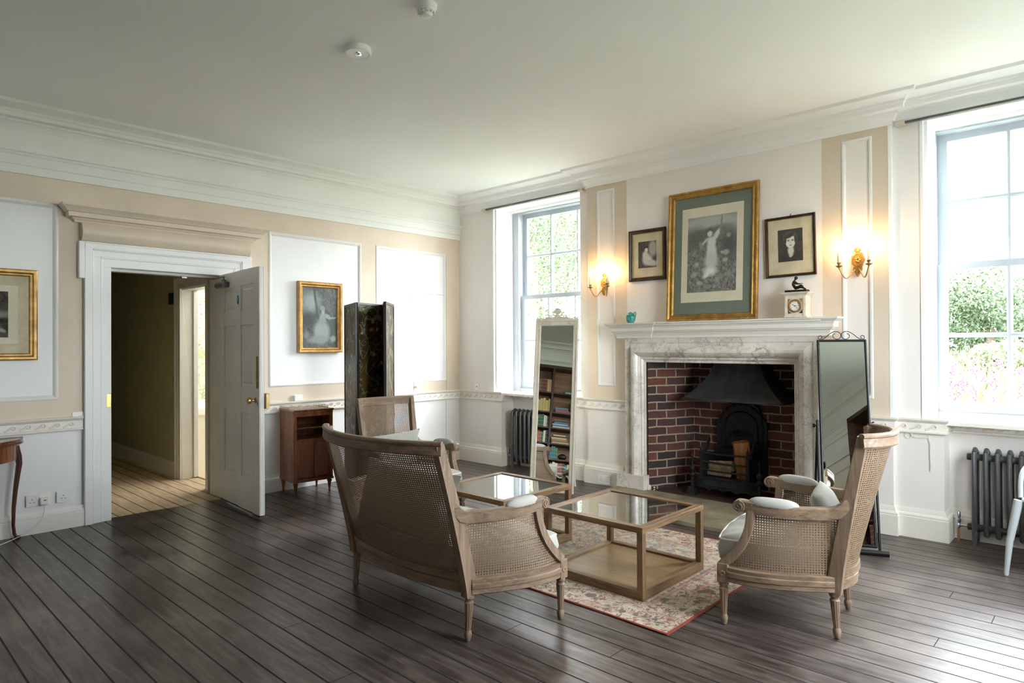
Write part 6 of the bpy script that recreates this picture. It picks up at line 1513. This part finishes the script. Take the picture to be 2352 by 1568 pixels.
t=empty('wall_plate',(RX-0.27-0.004,-3.35,1.36)); tag(t,'pale square plate on the bookcase reflected low in the black mirror','wall plate'); MB().box(-0.006,0,-0.06,0.06,0,0.14).build('plate',M['plastic'],t); MB().box(-0.008,-0.006,-0.02,0.02,0.05,0.09).build('plate_centre',M['moulding'],t)
# painted cupboard door on the right wall, seen in the black mirror
m=MB()
x=RX
m.box(x-0.045,x,-3.80,-3.70,0,2.42); m.box(x-0.045,x,-4.78,-4.68,0,2.42); m.box(x-0.045,x,-4.78,-3.70,2.32,2.45)
o=m.build('trim_46',M['greenwhite'],bevel=0.003); o['kind']='structure'
m=MB(); y0,y1=-4.67,-3.81
for b in ((y0,y0+0.12,0.02,2.31),(y1-0.12,y1,0.02,2.31),(y0+0.12,y1-0.12,0.02,0.25),(y0+0.12,y1-0.12,2.17,2.31),(y0+0.12,y1-0.12,1.0,1.15)): m.box(x-0.040,x-0.005,*b)
m.box(x-0.022,x-0.005,y0,y1,0.02,2.31)
o=m.build('door_3',M['cream'],bevel=0.003); o['kind']='structure'

# ================================================================== GARDEN OUTSIDE
def grass_mat():
    t=NT('meadow'); v=t.coord(); n=t.noise(v,1.3,6,0.7); c=t.ramp(n,[(0.3,(0.06,0.078,0.04)),(0.6,(0.14,0.16,0.09)),(0.8,(0.24,0.22,0.14))])
    return t.done(t.bsdf(c,0.9,0,None,0.1))
gm=grass_mat()
def terrain(u,v):
    x=-30+60*u; y=-14+54*v; d=y-0.6; z=-0.55+1.5*(1-math.exp(-max(0,d-1.5)/4.5))+0.10*math.sin(x*0.9)*math.sin(y*0.7); return (x,y,z)
m=MB(); m.grid(terrain,90,90); o=m.build('garden_ground',gm,smooth=60); o['kind']='structure'
def leafmat(name,c):
    t=NT(name); n=t.noise(t.coord(),6,3); return t.done(t.bsdf(t.ramp(n,[(0.3,tuple(q*0.55 for q in c)),(0.7,c)]),0.6,0,None,0.3))
lm=[leafmat('leaf_green',(0.085,0.125,0.060)),leafmat('leaf_bluegreen',(0.08,0.12,0.085)),leafmat('leaf_yellowgreen',(0.15,0.19,0.085)),leafmat('grass_blade',(0.15,0.17,0.09)),leafmat('flower_pink',(0.30,0.06,0.20)),leafmat('grass_seedhead',(0.22,0.18,0.13))]
bark=paint('bark',(0.10,0.07,0.05),0.9,0.2,6,0.3,30)
def leaves(m,c,rad,n,size,flat=1.0,shell=0.55):
    for _ in range(n):
        while 1:
            p=Vector((random.uniform(-1,1),random.uniform(-1,1),random.uniform(-1,1)))
            if shell<p.length<1: break
        q=Vector((c[0]+p.x*rad[0],c[1]+p.y*rad[1],c[2]+p.z*rad[2])); s=size*random.uniform(0.6,1.3)
        a=Vector((random.gauss(0,1),random.gauss(0,1),random.gauss(0,1))).normalized(); b=a.orthogonal().normalized()
        m.add([q-a*s,q+b*s*0.5,q+a*s,q-b*s*0.5],[(0,1,2,3)])
def tree(x,y,h,r,label,mat,n=2600,size=0.10,z0=-0.3):
    t=empty('tree',(x,y,z0)); tag(t,label,'tree'); m=MB()
    for k in range(9):
        a=random.uniform(0,2*PI); rr=random.uniform(0,0.55)*r; leaves(m,(rr*math.cos(a),rr*math.sin(a),h*random.uniform(0.45,0.85)),(r*0.55,r*0.55,h*0.2),n//9,size)
    m.build('foliage',mat,t,weld=False); MB().tube([(0,0,0),(0.1,0,h*0.4),(0,0.1,h*0.75)],lambda u:0.16*(1-0.7*u),8).build('trunk',bark,t,smooth=60)
random.seed(21)
tree(-3.6,5.4,6.2,1.9,'leafy tree close outside the far window, left side',lm[0],9000,0.042,-0.2)
tree(-7.0,9.5,7.5,2.8,'tall pale green tree outside the far window, behind the close one',lm[2],6500,0.08)
tree(-1.6,8.2,4.6,1.5,'bluish green bushy tree outside the far window, right side',lm[1],6500,0.055)
tree(3.35,14.5,3.05,1.55,'rounded green tree beyond the flower bank outside the near window',lm[0],9000,0.05,0.25)
tree(4.65,16.5,2.35,1.7,'smaller bluish green tree outside the near window, right of the rounded one',lm[1],4200,0.09,0.35)
tree(0.9,17,2.5,1.9,'low green tree far outside the near window, left of the rounded one',lm[0],3200,0.11,0.2)
tree(8.5,13,4.2,2.2,'tall green tree outside the near window, far right',lm[2],3200,0.12,0.2)
m=MB()
for _ in range(15000):
    x=random.uniform(-6,8); y=2.0+14*random.random()**1.3; z=terrain(0,(y+14)/54)[2]+0.0; hgt=random.uniform(0.12,0.40); a=random.uniform(0,PI); w=0.012+0.002*y; dx=w*math.cos(a); dy=w*math.sin(a); lx=random.gauss(0,0.1)
    m.cur=0 if random.random()<0.55 else (1 if random.random()<0.8 else 2)
    m.add([(x-dx,y-dy,z),(x+dx,y+dy,z),(x+lx,y,z+hgt)],[(0,1,2)])
o=m.build('meadow_grass',[lm[3],lm[2],lm[5]],weld=False); tag(o,'tall rough meadow grass covering the bank outside both windows','grass',None,'stuff')
m=MB()
for _ in range(420):
    x=random.uniform(1.5,6.5); y=random.uniform(4.0,9.0); z=terrain(0,(y+14)/54)[2]+random.uniform(0.15,0.42)
    for k in range(3): m.ball((x+random.gauss(0,0.02),y,z+0.03*k),(0.02,0.02,0.022),5,3)
o=m.build('pink_flowers',lm[4],weld=False); tag(o,'scattered pink flowers in the meadow outside the near window','flowers',None,'stuff')
for i,(x,y,rx_,rz_) in enumerate(((2.3,10.5,0.9,0.5),(4.25,10.9,0.9,0.5),(6.2,10.3,0.9,0.55),(-5.6,5.0,0.9,0.8))):
    t=empty('garden_bush',(x,y,terrain(0,(y+14)/54)[2])); tag(t,['low green bush on the bank, outside the left pane of the near window','low green bush on the bank, outside the middle of the near window','low green bush on the bank, far right outside the near window','dense bush low outside the far window'][i],'bush')
    m=MB(); leaves(m,(0,0,rz_*0.6),(rx_,0.7,rz_),2600,0.055,shell=0.3); m.build('foliage',lm[(i+1)%3],t,weld=False)
